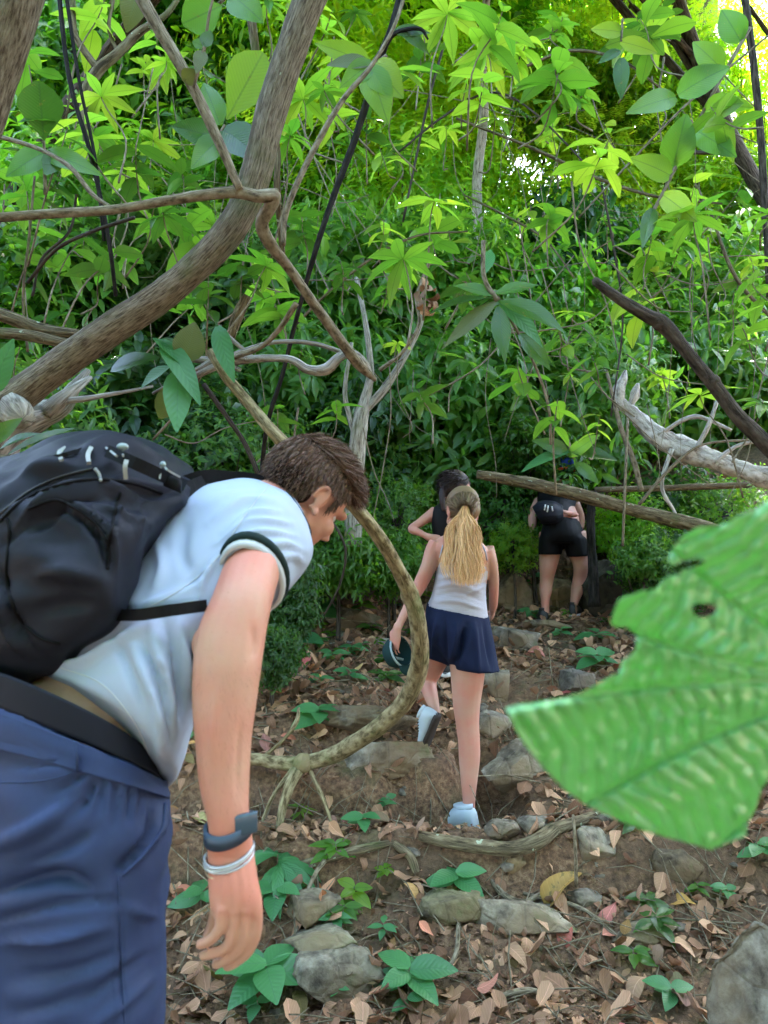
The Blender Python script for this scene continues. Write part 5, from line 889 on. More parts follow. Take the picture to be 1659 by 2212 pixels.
brush(body, [([(545, 1425), (550, 1390), (545, 1350)], 8, -.003), ([(520, 1560), (515, 1640), (512, 1720)], 8, -.0022), ([(470, 1480), (462, 1560), (460, 1640)], 9, .0022), ([(500, 1870), (505, 1920), (508, 1965)], 4, .0014), ([(520, 1870), (528, 1920), (532, 1965)], 4, .0014), ([(485, 1880), (482, 1930), (480, 1960)], 4, .0012),
             ([(492, 1965), (494, 1995), (490, 2020)], 3, -.0022), ([(519, 1968), (520, 1998), (514, 2025)], 3, -.0022), ([(543, 1970), (543, 2000), (536, 2030)], 3, -.0022), ([(470, 1968), (480, 1966), (490, 1970)], 4, .0016), ([(498, 1974), (506, 1972), (514, 1975)], 4, .0016), ([(524, 1972), (532, 1970), (539, 1974)], 4, .0016), ([(470, 1850), (500, 1856), (540, 1850)], 3, -.0012)])
Vb, Nb = getV(body), getN(body); xb, yb, db = toPx(Vb); k_ = np.where((yb > 1440) & (yb < 1760) & (xb > 400) & (xb < 590) & (db < 1.25))[0]; k_ = RNG.choice(k_, 1500)
A_h = strands(Vb[k_], Nb[k_]*.45+np.array([.15, 0, -.9]), .009, .2, .00013, 2, 0, 9); M['arm_hair'] = plain('arm_hair', (.22, .12, .05), .6); o = meshobj('arm_hair', A_h[0], A_h[1], M['arm_hair']); put(o, man)
for sx, yy in ((-.46, 1.32), (-.62, 1.52)): shoe(man, (sx-.07, yy, H(sx, yy)+.02), (sx+.2, yy+.1, H(sx, yy)+.02), (0, 0, 1), 'shoe_black', 'sole_w')
mb = MB()
mb.rings(abn_rings([((8, 1455, 1.37), (352, 1706, 1.30), (258, 1532, 1.13)), ((60, 1420, 1.39), (375, 1650, 1.31), (285, 1490, 1.13)), ((130, 1355, 1.41), (402, 1575, 1.33), (325, 1415, 1.15)), ((220, 1240, 1.44), (432, 1480, 1.35), (385, 1320, 1.18)), ((310, 1135, 1.47), (505, 1390, 1.38), (455, 1225, 1.22)),
                    ((400, 1062, 1.49), (600, 1300, 1.40), (540, 1150, 1.26)), ((500, 1037, 1.51), (664, 1215, 1.43), (610, 1105, 1.33)), ((575, 1042, 1.51), (662, 1160, 1.46), (640, 1090, 1.40)), ((612, 1058, 1.51), (660, 1124, 1.48), (644, 1086, 1.44))], 36))
def cuff(c, rx, ry, d0, dd, grow=1.0, sl=.35, n=28):      # a tilted sleeve opening
    a = np.linspace(0, 2*np.pi, n, endpoint=False); return np.array([P(c[0]+rx*grow*math.cos(t_)+sl*8*math.sin(t_), c[1]-ry*grow*math.sin(t_)+sl*rx*.9*math.cos(t_), d0-dd*(math.sin(t_)*.6-math.cos(t_)*.35)) for t_ in a])
cc0 = (542, 1252)
mb.rings([cuff((600, 1130), 62, 70, 1.40, .02), cuff((590, 1160), 72, 82, 1.36, .04), cuff((573, 1196), 74, 84, 1.315, .04), cuff((556, 1228), 70, 76, 1.275, .045), cuff(cc0, 66, 68, 1.25, .045)])
shirt = remesh(mb.build('shirt', M['shirt']), .0055, 6, .5)
brush(shirt, [([(485, 1150), (540, 1110), (600, 1105)], 7, .006), ([(470, 1175), (540, 1130), (630, 1130)], 7, .007), ([(480, 1190), (550, 1152), (640, 1158)], 6, .006), ([(560, 1185), (610, 1175), (655, 1190)], 8, .006), ([(590, 1210), (630, 1200), (655, 1215)], 7, .005), ([(450, 1130), (520, 1085), (590, 1080)], 9, .006), ([(440, 1100), (500, 1070), (560, 1062)], 8, .004),
              ([(430, 1260), (360, 1290), (290, 1330)], 9, .007), ([(445, 1220), (400, 1270), (340, 1300)], 7, -.005), ([(470, 1200), (440, 1250), (430, 1290)], 6, .006), ([(400, 1120), (390, 1190), (410, 1240)], 14, -.005), ([(340, 1170), (350, 1230), (330, 1280)], 12, .006),
              ([(60, 1440), (180, 1430), (250, 1385), (330, 1350)], 10, .008), ([(110, 1430), (200, 1400), (280, 1350)], 7, -.005), ([(330, 1350), (345, 1420), (360, 1490), (372, 1560)], 10, .012), ([(355, 1340), (372, 1420), (392, 1500), (390, 1560)], 8, -.009), ([(385, 1340), (400, 1420), (408, 1500)], 8, .008), ([(290, 1400), (320, 1480), (345, 1560), (352, 1660)], 11, .010), ([(310, 1390), (350, 1480), (365, 1600)], 8, -.008),
              ([(240, 1360), (280, 1440), (320, 1540)], 12, -.005), ([(230, 1290), (300, 1320), (430, 1300)], 7, -.006)])
wobble(shirt, 14, .004, 3); put(shirt, man)
for pts in ([(478, 1196), (440, 1235), (380, 1280), (300, 1322)], [(235, 1290), (250, 1312), (300, 1316), (430, 1296)], [(484, 1190), (505, 1150), (550, 1085), (580, 1050)], [(130, 1442), (220, 1478), (290, 1560), (330, 1650)]):
    mb = MB(); mb.tube(surf(shirt, pts, .0006, 8), .0009, 5); mb.build('seam', M['rim'], man)
def band(name, rings, mat, th=.0016):
    mb = MB(); R0, R1 = np.array(rings[0]), np.array(rings[1]); c = (R0.mean(0)+R1.mean(0))/2; g = lambda R, k: R+(R-c)/np.linalg.norm(R-c, axis=1)[:, None]*k
    mb.rings([g(R0, -.003), g(R0, th), g((R0+R1)/2, th*1.5), g(R1, th), g(R1, -.003)], cap=False); return mb.build(name, M[mat], man)
band('sleeve_rim', [cuff(cc0, 66, 68, 1.245, .045, 1.0), cuff((547, 1240), 68, 71, 1.256, .045, 1.0)], 'rim', .003)
band('sleeve_stripe', [cuff((547, 1240), 68, 71, 1.252, .045, 1.05), cuff((550.5, 1231), 69.5, 74, 1.261, .045, 1.045)], 'stripe', .003)
mb = MB(); q = abn_rings([((586, 1046, 1.52), (664, 1160, 1.47), (638, 1092, 1.405)), ((596, 1050, 1.52), (668, 1152, 1.47), (644, 1090, 1.41))], 30)[0]; mb.tube(np.vstack([q, q[:1]]), .0055, 8); mb.build('collar', M['stripe'], man)
# shorts
mb = MB()
mb.rings(abn_rings([((-160, 1478, 1.42), (343, 1690, 1.32), (105, 1572, 1.13)), ((-175, 1600, 1.42), (350, 1720, 1.32), (100, 1640, 1.11)), ((-185, 1760, 1.42), (358, 1800, 1.31), (95, 1770, 1.09)), ((-180, 1900, 1.42), (352, 1900, 1.3), (90, 1900, 1.08)), ((-150, 2050, 1.4), (352, 2050, 1.29), (100, 2050, 1.07)), ((-120, 2300, 1.38), (344, 2300, 1.27), (110, 2300, 1.06)), ((-100, 2560, 1.36), (335, 2540, 1.26), (115, 2550, 1.06))], 40))
mb.rings(abn_rings([((-170, 1600, 1.7), (200, 1700, 1.6), (0, 1650, 1.3)), ((-200, 1900, 1.75), (150, 1900, 1.65), (-20, 1900, 1.45)), ((-190, 2250, 1.75), (120, 2250, 1.65), (-30, 2250, 1.45))], 24))
shorts = remesh(mb.build('shorts', M['shorts_blue']), .007, 5, .5)
brush(shorts, [([(-20, 1935), (60, 1905), (130, 1895), (200, 1925)], 16, -.014), ([(-20, 1990), (80, 1965), (170, 1950), (245, 1950)], 9, -.009), ([(0, 2040), (120, 2030), (230, 2005)], 14, .009), ([(20, 2120), (150, 2100), (260, 2060)], 12, -.007), ([(-20, 1830), (80, 1790), (140, 1740)], 14, .010), ([(40, 1870), (130, 1840), (200, 1800)], 12, -.006),
               ([(150, 1770), (190, 1720), (210, 1670)], 6, -.007), ([(120, 1710), (160, 1685), (200, 1655)], 5, -.006), ([(215, 1760), (222, 1700), (225, 1655)], 5, -.006), ([(250, 1790), (252, 1720), (250, 1665)], 5, -.005), ([(280, 1780), (285, 1720), (283, 1670)], 5, -.005), ([(305, 1790), (312, 1730), (310, 1680)], 5, -.004),
               ([(355, 1740), (350, 1790), (310, 1845), (262, 1890)], 6, .007), ([(335, 1760), (325, 1810), (290, 1850), (255, 1880)], 8, -.010), ([(253, 1890), (256, 1990), (262, 2100), (268, 2230)], 4, -.004), ([(246, 1890), (249, 1990), (255, 2100), (261, 2230)], 4, .003), ([(160, 2180), (240, 2120), (330, 2060)], 10, -.006), ([(180, 2230), (260, 2170), (345, 2100)], 12, .006), ([(20, 2190), (120, 2170), (200, 2140)], 14, -.006), ([(270, 1960), (310, 1975), (350, 1980)], 6, .005), ([(20, 1650), (100, 1655), (150, 1640)], 4, -.004)])
wobble(shorts, 9, .010, 5, (1, 1, 2.2)); put(shorts, man)
def abnband(name, L, mat, grow, k=4):
    R = abn_rings(L, 40, k); mb = MB(); c = R.mean(1, keepdims=True); g = R+(R-c)/np.linalg.norm(R-c, axis=2)[..., None]*grow; mb.rings(np.concatenate([R[:1]*.4+c[:1]*.6, g, R[-1:]*.4+c[-1:]*.6]), True); return mb.build(name, M[mat], man)
abnband('waistband', [((-152, 1436, 1.42), (318, 1650, 1.33), (112, 1498, 1.135)), ((-156, 1462, 1.42), (330, 1670, 1.325), (108, 1535, 1.132)), ((-160, 1490, 1.42), (340, 1686, 1.32), (105, 1572, 1.13))], 'waist', .004)
wb = abnband('elastic_waist', [((-162, 1488, 1.42), (344, 1686, 1.32), (104, 1578, 1.127)), ((-170, 1540, 1.42), (347, 1706, 1.32), (102, 1612, 1.12)), ((-174, 1580, 1.42), (350, 1722, 1.32), (100, 1648, 1.112))], 'shorts_blue', .008, 6); wobble(wb, 60, .003, 2)
# watch, bracelets
def wrist(yc, tilt, hw, hd, n=28, dx=0): 
    a = np.linspace(0, 2*np.pi, n, endpoint=False); c = P(495+dx, yc, 1.11); k = 1.11/FPX
    return c+np.outer(np.cos(a)*hw*k, RT)+np.outer(np.cos(a)*tilt*k, UP)+np.outer(np.sin(a)*hd, FW)-np.outer(np.minimum(np.sin(a), 0)*-1*.010, UP)
mb = MB(); A_, B_ = wrist(1772, 11, 50, .030), wrist(1800, 11, 50, .030); c = (A_+B_).mean(0)/2; gg = lambda R, k: R+(R-c)/np.linalg.norm(R-c, axis=1)[:, None]*k
mb.rings([gg(A_, -.002), gg(A_, .003), gg(B_, .003), gg(B_, -.002)], False); wt = mb.build('watch', M['watch'], man)
mb = MB(); c_ = P(531, 1780, 1.088); bx = np.array([RT*.016+UP*.004, UP*.0145, -FW*.004+RT*.002]); sq = [(-1, -1), (1, -1), (1, 1), (-1, 1)]
mb.rings([[c_+bx[0]*a_*g+bx[1]*b_*g+bx[2]*h_ for a_, b_ in sq] for h_, g in ((-1, 1), (.4, 1), (1, .85))]); f = mb.build('watch_face', plain('watch_case', (.05, .085, .12), .2)); f.parent = wt; bv = f.modifiers.new('b', 'BEVEL'); bv.width = .0015
mb = MB()
for k_, (yy, tl_) in enumerate([(1838, 12), (1844, 15), (1850, 9)]): q = wrist(yy, tl_, 52+k_*.4, .029); mb.tube(np.vstack([q, q[:1]]), .0022, 7, .5, k_, cap=False)
mb.build('bracelet', M['silver'], man); mb = MB(); q = wrist(1862, 12, 51, .027); mb.tube(np.vstack([q, q[:1]]), .0011, 6, cap=False); mb.build('thin_bracelet', M['gold'], man)
# hair of the man
def hcond(L_, u):
    y, z, ax_ = L_[:, 1], L_[:, 2], np.abs(L_[:, 0])
    h = np.interp(y, [-.12, -.05, -.035, -.03, .018, .024, .032, .04, .06, .09], [-.055, -.045, -.02, .032, .038, -.002, .004, .045, .066, .082])
    return z > h
mb = MB(); mb.ell(HO+np.array([0, -.020, .052])*HS @ HB, np.array((.074, .090, .070))*HS, HB.T, 18); mb.ell(HO+np.array([0, -.045, .012])*HS @ HB, np.array((.073, .068, .070))*HS, HB.T, 16)
M['hair_shell'] = plain('hair_shell', (.02, .012, .009), .9, 0, .05); hb = remesh(mb.build('hair', M['hair_shell']), .006, 3); put(hb, man)
HL, HU, Hp, Hn = scalp(HO, HB, 17000, hcond, HS, 1.035)
top = HL[:, 2] > .075; loc = np.where(top[:, None], np.array([0, .8, .10])+HU*.34, np.array([0, .08, -.95])+HU*.12)+RNG.normal(size=HL.shape)*.10
loc[HL[:, 1] < -.05] += np.array([0, -.15, -.1]); ln = np.where(top, .030, .016)*(.7+.6*RNG.random(len(HL)))
A1 = strands(Hp, loc @ HB, ln, .25, .0011, 4, .10, 1)
fm = (HL[:, 1] > .045) & (HL[:, 2] > .065); A2 = strands(Hp[fm], (np.array([0, 1, .25])+RNG.normal(size=HL[fm].shape)*.2) @ HB, .040, .5, .0011, 5, .28, 2)
V = np.concatenate([A1[0], A2[0]]); Fh = np.concatenate([A1[1], A2[1]+len(A1[0])]); o = meshobj('strands', V, Fh, M['hair_brown']); o.parent = hb
for pts in ([(255, 1895), (258, 2000), (264, 2110), (270, 2230)], [(-5, 1690), (80, 1688), (150, 1672), (170, 1655)]):
    mb = MB(); mb.tube(surf(shorts, pts, .0004, 8), .0011, 5); mb.build('seam', M['shorts_blue'], man)
mb = MB(); mb.tube(catmull([P(357, 1735, 1.17), P(350, 1790, 1.14), P(312, 1845, 1.10), P(264, 1892, 1.085)], 6), .0028, 7); mb.build('pocket_piping', M['shorts_blue'], man)
mb = MB(); mb.rings([[P(x_+a_, y_+b_, 1.105) for a_, b_ in ((-3, 0), (3, 0))]+[P(x_+a_, y_+b_, 1.09) for a_, b_ in ((3, 0), (-3, 0))] for x_, y_ in ((163, 1600), (166, 1640), (167, 1668))]); mb.build('belt_loop', M['shorts_blue'], man)
# ---------------- backpack
bp = empty('backpack', P(150, 1350, 1.4), 'large black hiking backpack with compression straps on the bending man\'s back', 'backpack')
mb = MB()
mb.rings(abn_rings([((-330, 1250, 1.56), (-60, 1500, 1.45), (-170, 1400, 1.30)), ((-240, 1130, 1.56), (40, 1470, 1.43), (-80, 1330, 1.20)), ((-110, 1052, 1.56), (150, 1402, 1.42), (60, 1230, 1.15)), ((20, 990, 1.56), (226, 1330, 1.42), (165, 1170, 1.14)), ((120, 955, 1.56), (262, 1262, 1.43), (220, 1110, 1.17)), ((205, 938, 1.56), (310, 1180, 1.45), (275, 1060, 1.22)), ((300, 948, 1.56), (380, 1105, 1.47), (350, 1030, 1.31)), ((380, 985, 1.56), (425, 1070, 1.49), (405, 1030, 1.39)), ((415, 1010, 1.55), (435, 1052, 1.5), (425, 1030, 1.45))], 36, 5, 2.7))
pk = remesh(mb.build('main_bag', M['pack']), .008, 5)
brush(pk, [([(0, 1100), (90, 1040), (180, 1020), (270, 1010)], 9, -.012), ([(0, 1070), (80, 1015), (170, 1000)], 12, .010), ([(20, 1160), (110, 1080), (210, 1045), (300, 1060)], 11, .012), ([(60, 1150), (150, 1090), (250, 1075)], 8, -.011), ([(210, 1095), (260, 1110), (320, 1130)], 9, .009), ([(220, 1060), (280, 1085), (340, 1100)], 7, -.008), ([(180, 980), (230, 960), (300, 975), (360, 1000)], 14, .012), ([(200, 1010), (270, 1040), (350, 1060), (400, 1060)], 9, -.010),
           ([(130, 1085), (190, 1110), (235, 1160), (255, 1230)], 6, .010), ([(120, 1095), (180, 1122), (222, 1170), (240, 1240)], 6, -.010), ([(0, 1240), (20, 1300), (40, 1360), (80, 1410)], 8, -.014), ([(-10, 1230), (5, 1300), (25, 1370), (60, 1420)], 8, .010), ([(60, 1250), (140, 1240), (220, 1255)], 16, .008), ([(60, 1320), (140, 1310), (210, 1310)], 14, -.007), ([(230, 1180), (250, 1130), (262, 1080)], 6, .008), ([(290, 1160), (300, 1110), (320, 1075)], 6, .006), ([(0, 1180), (60, 1130), (110, 1100)], 8, -.008)])
wobble(pk, 12, .014, 9, (1, 1, 2)); put(pk, bp)
M['piping'] = clothmat('pack_piping', (.004, .004, .005), 1500, .1, .7, .001)
for pts in ([(60, 1100), (111, 1081), (143, 1087), (195, 1120), (228, 1159), (236, 1191), (232, 1230)], [(14, 1120), (20, 1152), (14, 1243), (36, 1325), (81, 1374), (130, 1392)], [(0, 1126), (50, 1080), (120, 1050), (200, 1035), (290, 1045), (350, 1066)], [(262, 1064), (250, 1100), (240, 1150), (232, 1190)]):
    mb = MB(); mb.tube(surf(pk, pts, .001, 8), .0028, 6); mb.build('piping', M['piping'], bp)
mb = MB(); mb.tube(surf(pk, [(0, 1110), (60, 1062), (130, 1030), (200, 1012)], .002, 8), .0022, 6); mb.build('zip', M['grey_plastic'] if 0 else M['shoe_black'], bp)
mb = MB(); mb.tube(surf(pk, [(205, 1012), (214, 1024), (218, 1040)], .004, 4), .0025, 6); mb.build('zip_pull', M['grey_plastic'], bp)
def strap(name, pts, wpx, mat, th=.003, par=bp, up=None):
    q = catmull([P(*a_) for a_ in pts], 5); T = np.gradient(q, axis=0); T /= np.linalg.norm(T, axis=1)[:, None]; R = []
    for i in range(len(q)):
        n_ = CAM-q[i]; n_ /= np.linalg.norm(n_); s = np.cross(T[i], n_); s /= np.linalg.norm(s); n_ = np.cross(s, T[i]); wv = s*wpx/2*pts[0][2]/FPX; R.append([q[i]-wv-n_*th, q[i]+wv-n_*th, q[i]+wv+n_*th, q[i]-wv+n_*th])
    mb = MB(); mb.rings(R); return mb.build(name, M[mat], par, smooth=False)
strap('compression_strap', [(233, 975, 1.245), (290, 1000, 1.22), (345, 1025, 1.255), (398, 1048, 1.33)], 27, 'webbing')
strap('compression_strap', [(60, 1000, 1.33), (130, 985, 1.245), (200, 965, 1.30), (240, 960, 1.36)], 9, 'webbing')
for pts in ([(133, 995, 1.235), (128, 978, 1.27), (140, 968, 1.3)], [(192, 1000, 1.215), (190, 982, 1.23), (196, 968, 1.26)], [(272, 1035, 1.20), (270, 1010, 1.195), (273, 995, 1.2)]): strap('webbing_loop', pts, 9, 'grey_plastic', .003)
for pts in ([(222, 962, 1.3), (240, 975, 1.24), (252, 985, 1.22)], [(263, 962, 1.28), (266, 985, 1.22)], [(348, 1005, 1.26), (345, 1035, 1.25)], [(350, 1000, 1.28), (362, 1015, 1.25), (388, 1030, 1.28)]): strap('cord_lock', pts, 4, 'grey_plastic', .002)
mb = MB(); mb.ell(P(265, 965, 1.245), (.0095, .007, .006), n=8); mb.ell(P(352, 1003, 1.255), (.005, .005, .005), n=8); mb.build('toggle', M['cap_grey'], bp)
mb = MB(); c_ = P(372, 1043, 1.275); mb.rings([[c_+(RT*a_*.014+UP*(b_*.011-a_*.006))*g-FW*h_*.006 for a_, b_ in sq] for h_, g in ((-1, 1), (.3, 1), (1, .7))]); mb.build('buckle', M['grey_plastic' if 0 else 'webbing'], bp)
strap('shoulder_strap', [(385, 1048, 1.40), (440, 1030, 1.42), (500, 1032, 1.45), (560, 1040, 1.455), (610, 1075, 1.45)], 30, 'black_cloth', .008)
strap('shoulder_strap', [(232, 1328, 1.20), (300, 1328, 1.155), (370, 1318, 1.14), (445, 1308, 1.17)], 25, 'black_cloth', .004)
strap('shoulder_strap', [(260, 1200, 1.30), (330, 1130, 1.33), (400, 1065, 1.38), (440, 1045, 1.42)], 40, 'black_cloth', .008)
# ---------------- blonde woman climbing ahead
wo = empty('person', P(1005, 1790, 3.95), 'blonde woman with ponytail in white tank top and navy shorts stepping up the rocks', 'person')
mb = MB()
mb.rings(limb_rings([(1004, 1330, 3.93, 34, .085), (1010, 1400, 3.93, 42, .088), (1010, 1460, 3.93, 37, .08), (1008, 1520, 3.94, 30, .065), (1010, 1565, 3.95, 25.5, .055), (1013, 1600, 3.96, 24, .054), (1014, 1640, 3.98, 23, .054), (1013, 1690, 3.99, 18, .043), (1013, 1728, 4.0, 14, .034), (1013, 1765, 4.0, 14, .034)], 16))
mb.rings(limb_rings([(962, 1330, 3.95, 46, .09), (950, 1390, 4.05, 36, .085), (932, 1440, 4.22, 28, .065), (924, 1472, 4.25, 20, .055), (930, 1500, 4.18, 16, .045), (940, 1535, 4.08, 11, .034), (938, 1555, 4.06, 11, .034)], 14))
mb.rings(abn_rings([((934, 1330, 3.95), (1044, 1345, 3.95), (990, 1338, 3.85)), ((938, 1270, 3.92), (1048, 1285, 3.92), (992, 1278, 3.83)), ((944, 1220, 3.9), (1056, 1232, 3.9), (998, 1226, 3.80)), ((932, 1180, 3.88), (1060, 1196, 3.88), (998, 1190, 3.79)), ((950, 1160, 3.88), (1040, 1170, 3.88), (998, 1165, 3.82)), ((980, 1150, 3.88), (1016, 1152, 3.88), (998, 1150, 3.83))], 20))
mb.rings(limb_rings([(946, 1172, 3.88, 20, .046), (936, 1195, 3.88, 20, .046), (925, 1225, 3.88, 17, .04), (910, 1258, 3.9, 16, .038), (893, 1290, 3.9, 13, .03), (874, 1325, 3.88, 10, .024), (861, 1352, 3.86, 9, .02)], 12))
mb.rings(limb_rings([(1050, 1185, 3.88, 18, .045), (1061, 1215, 3.9, 14, .04), (1066, 1255, 3.96, 12, .034), (1066, 1300, 4.06, 10, .028), (1064, 1314, 4.12, 9, .022)], 12))
WO = P(999, 1108, 3.84); WB = basis((-.28, .92, -.30)); headshape(mb, WO, WB, 1.0); mb.tube(catmull([WO+np.array([0, -.02, -.05]) @ WB, P(998, 1140, 3.86), P(998, 1165, 3.88)], 4), [.05, .047, .046, .046, .05, .055, .06, .065, .07], 12)
hand(mb, P(858, 1358, 3.86), P(850, 1400, 3.88)-P(858, 1358, 3.86), -FW*.7-RT*.7, .17, .45, .25); hand(mb, P(1064, 1316, 4.13), (.1, 1, -.3), (1, 0, 0), .17, .5)
put(remesh(mb.build('body', M['skin_fair']), .0062, 5), wo); eyes(WO, WB, wo, 1.0)
mb = MB(); mb.rings(abn_rings([((922, 1308, 3.95), (1056, 1338, 3.95), (988, 1330, 3.80)), ((932, 1285, 3.94), (1052, 1312, 3.94), (990, 1300, 3.80)), ((940, 1250, 3.92), (1050, 1268, 3.92), (993, 1262, 3.80)), ((944, 1220, 3.9), (1056, 1232, 3.9), (998, 1226, 3.79)), ((947, 1202, 3.9), (1054, 1208, 3.9), (999, 1212, 3.785)), ((952, 1198, 3.9), (1050, 1204, 3.9), (999, 1208, 3.80))], 32))
tk = remesh(mb.build('tank_top', M['tank']), .0075, 3)
brush(tk, [([(945, 1250), (985, 1245), (1030, 1262)], 4, .006), ([(940, 1270), (985, 1262), (1040, 1280)], 4, .007), ([(935, 1288), (990, 1280), (1045, 1300)], 4, -.006), ([(935, 1300), (985, 1298), (1048, 1318)], 4, .007), ([(950, 1225), (975, 1232), (1000, 1250)], 4, .005), ([(1010, 1250), (1035, 1240), (1052, 1230)], 5, -.005), ([(1000, 1290), (1025, 1275), (1050, 1265)], 4, .006)]); put(tk, wo)
for pts in ([(950, 1205, 3.81), (955, 1185, 3.81), (960, 1168, 3.84)], [(1052, 1210, 3.83), (1048, 1190, 3.80), (1038, 1172, 3.83)]): mb = MB(); mb.tube(catmull([P(*a_) for a_ in pts], 4), .004, 6); mb.build('shoulder_strap', M['tank'], wo)
mb = MB(); mb.rings(abn_rings([((922, 1300, 3.97), (1056, 1328, 3.97), (988, 1322, 3.80)), ((918, 1345, 3.97), (1062, 1360, 3.97), (990, 1360, 3.77)), ((930, 1385, 4.0), (1070, 1400, 3.98), (1004, 1405, 3.78)), ((968, 1432, 4.02), (1078, 1443, 3.98), (1022, 1446, 3.78)), ((974, 1440, 4.02), (1082, 1450, 3.98), (1026, 1454, 3.79))], 36)); mb.rings(abn_rings([((920, 1350, 4.0), (985, 1380, 3.95), (950, 1370, 3.84)), ((912, 1400, 4.12), (985, 1425, 4.0), (942, 1408, 3.92)), ((908, 1418, 4.16), (975, 1440, 4.05), (938, 1426, 3.97))], 20))
sh = remesh(mb.build('shorts', M['navy']), .0085, 3)
brush(sh, [([(945, 1330), (940, 1380), (935, 1420)], 5, .010), ([(962, 1335), (962, 1380), (965, 1430)], 5, -.010), ([(1008, 1350), (996, 1395), (978, 1440)], 7, -.03), ([(1025, 1350), (1028, 1400), (1035, 1450)], 6, .012), ([(1045, 1345), (1055, 1400), (1062, 1445)], 5, -.010), ([(985, 1350), (982, 1400), (975, 1435)], 6, .010)]); put(sh, wo)
shoe(wo, P(1030, 1796, 3.95), P(950, 1790, 4.06), (0.0, -.1, 1), L=.31, wd=1.35, ht=1.2)
shoe(wo, P(944, 1545, 4.02), P(915, 1618, 4.14), (-.85, .55, .3), sole='sole_dark', L=.25)
mb = MB(); mb.ell(WO+np.array([0, -.018, .044]) @ WB, (.080, .098, .085), WB.T, 16); mb.ell(WO+np.array([0, -.05, -.0]) @ WB, (.071, .060, .06), WB.T, 14)
wh = remesh(mb.build('hair', M['hair_dblonde']), .008, 3); put(wh, wo)
tie = P(1004, 1100, 3.71); cnd = lambda L_, u: ((L_[:, 1] < .03) & (L_[:, 2] > -.05)) | (L_[:, 2] > .07)
L_, u_, Hp, Hn = scalp(WO, WB, 3500, cnd, 1.0, 1.05); dr = tie-Hp; ln = np.linalg.norm(dr, axis=1); A1 = strands(Hp, dr+Hn*.035, ln*.95, 0, .0015, 4, 0, 3, pull=None)
o = meshobj('strands', A1[0], A1[1], M['hair_dblonde']); o.parent = wh
n = 4200; a = RNG.uniform(0, 6.28, n); b0 = tie+np.stack([np.cos(a)*.012, np.sin(a)*.01, RNG.normal(size=n)*.006], 1); dd = np.stack([np.cos(a)*.42-.03, -.12+np.sin(a)*.12, np.full(n, -.9)], 1)
A1 = strands(b0, dd, RNG.uniform(.22, .37, n), 1.3, .0018, 11, .34, 4, clump=45, pull=np.stack([-np.cos(a)*.72+.13, np.full(n, .15), np.zeros(n)], 1)); mb = MB(); mb.tube(catmull([tie, P(1002, 1140, 3.73), P(1004, 1190, 3.74), P(1012, 1228, 3.75)], 5), np.interp(np.arange(16), [0, 3, 8, 15], [.010, .026, .030, .006]), 12, .25, 2)
M['pony_core'] = plain('pony_core', (.22, .11, .035), .8, 0, .1); pt = mb.build('ponytail', M['pony_core'], wo); o = meshobj('strands', A1[0], A1[1], M['hair_blonde']); o.parent = pt
mb = MB(); mb.tube([tie+np.array([math.cos(t_)*.017, .0, math.sin(t_)*.006]) for t_ in np.linspace(0, 6.3, 14)], .005, 6); mb.build('hair_tie', M['lip'], wo)
# cap held by the woman
cp = empty('cap', P(862, 1415, 3.9), 'dark teal cap held in the blonde woman\'s left hand', 'cap'); mb = MB(); c0 = P(862, 1408, 3.92)
CB = basis((-.75, .5, -.35)); a = np.linspace(0, 2*np.pi, 20, endpoint=False)
mb.rings([c0+np.array([[math.cos(t_)*r, z, math.sin(t_)*r*.95] for t_ in a]) @ CB for r, z in ((.082, -.02), (.085, .0), (.080, .03), (.066, .055), (.04, .072), (.01, .078))]+[c0+np.array([[math.cos(t_)*r, z, math.sin(t_)*r*.95] for t_ in a]) @ CB for r, z in ((.04, .066), (.072, .03), (.078, -.02))], cap=False)
mb.build('crown', M['cap_teal'], cp); mb = MB(); mb.rings([c0+np.array([[math.sin(t_)*.07*w_, -.02+.002*s_, -.06-.065*k_*math.cos(t_*.8)] for t_ in np.linspace(-1.3, 1.3, 9)]) @ CB for k_, w_, s_ in ((.2, 1, 1), (1, 1, 1), (1, 1, -1), (.2, 1, -1))], closed=False, cap=False); mb.build('peak', M['cap_teal'], cp)
mb = MB(); mb.tube([c0+np.array([math.cos(t_)*.083, -.012, math.sin(t_)*.079]) @ CB for t_ in np.linspace(0, 6.3, 24)], .006, 6); mb.tube(catmull([c0+np.array([-.05, .03, .05]) @ CB, c0+np.array([.0, .075, .01]) @ CB, c0+np.array([.06, .03, -.04]) @ CB], 5), .007, 6); mb.build('trim', M['cap_grey'], cp)
# ---------------- dark-haired woman
dw = empty('person', P(960, 1420, 4.9), 'dark-haired woman in black top with hand on hip beyond the blonde woman', 'person')
g_ = H(*P(960, 1420, 5.0)[:2]); mb = MB(); D0 = 4.95
mb.rings(abn_rings([((940, 1290, D0), (1020, 1290, D0), (980, 1290, D0-.11)), ((942, 1240, D0), (1012, 1240, D0), (976, 1240, D0-.1)), ((938, 1180, D0), (1000, 1180, D0), (970, 1180, D0-.1)), ((934, 1130, D0), (1004, 1130, D0), (968, 1130, D0-.1)), ((938, 1098, D0), (1006, 1100, D0), (970, 1100, D0-.07)), ((962, 1088, D0), (994, 1088, D0), (978, 1088, D0-.05))], 18))
mb.rings(limb_rings([(942, 1105, D0, 14, .045), (925, 1117, D0, 12, .04), (905, 1131, D0-.02, 10, .035), (889, 1143, D0-.05, 9, .032), (905, 1150, D0-.08, 8, .028), (925, 1160, D0-.1, 6, .022)], 10)); hand(mb, P(925, 1160, D0-.1), RT*.9-UP*.3, -FW, .16, .3)
mb.rings(limb_rings([(1002, 1106, D0, 13, .045), (1012, 1150, D0-.02, 11, .038), (1010, 1190, D0-.08, 9, .03)], 10)); hand(mb, P(1010, 1195, D0-.08), -UP, RT, .16, .3)
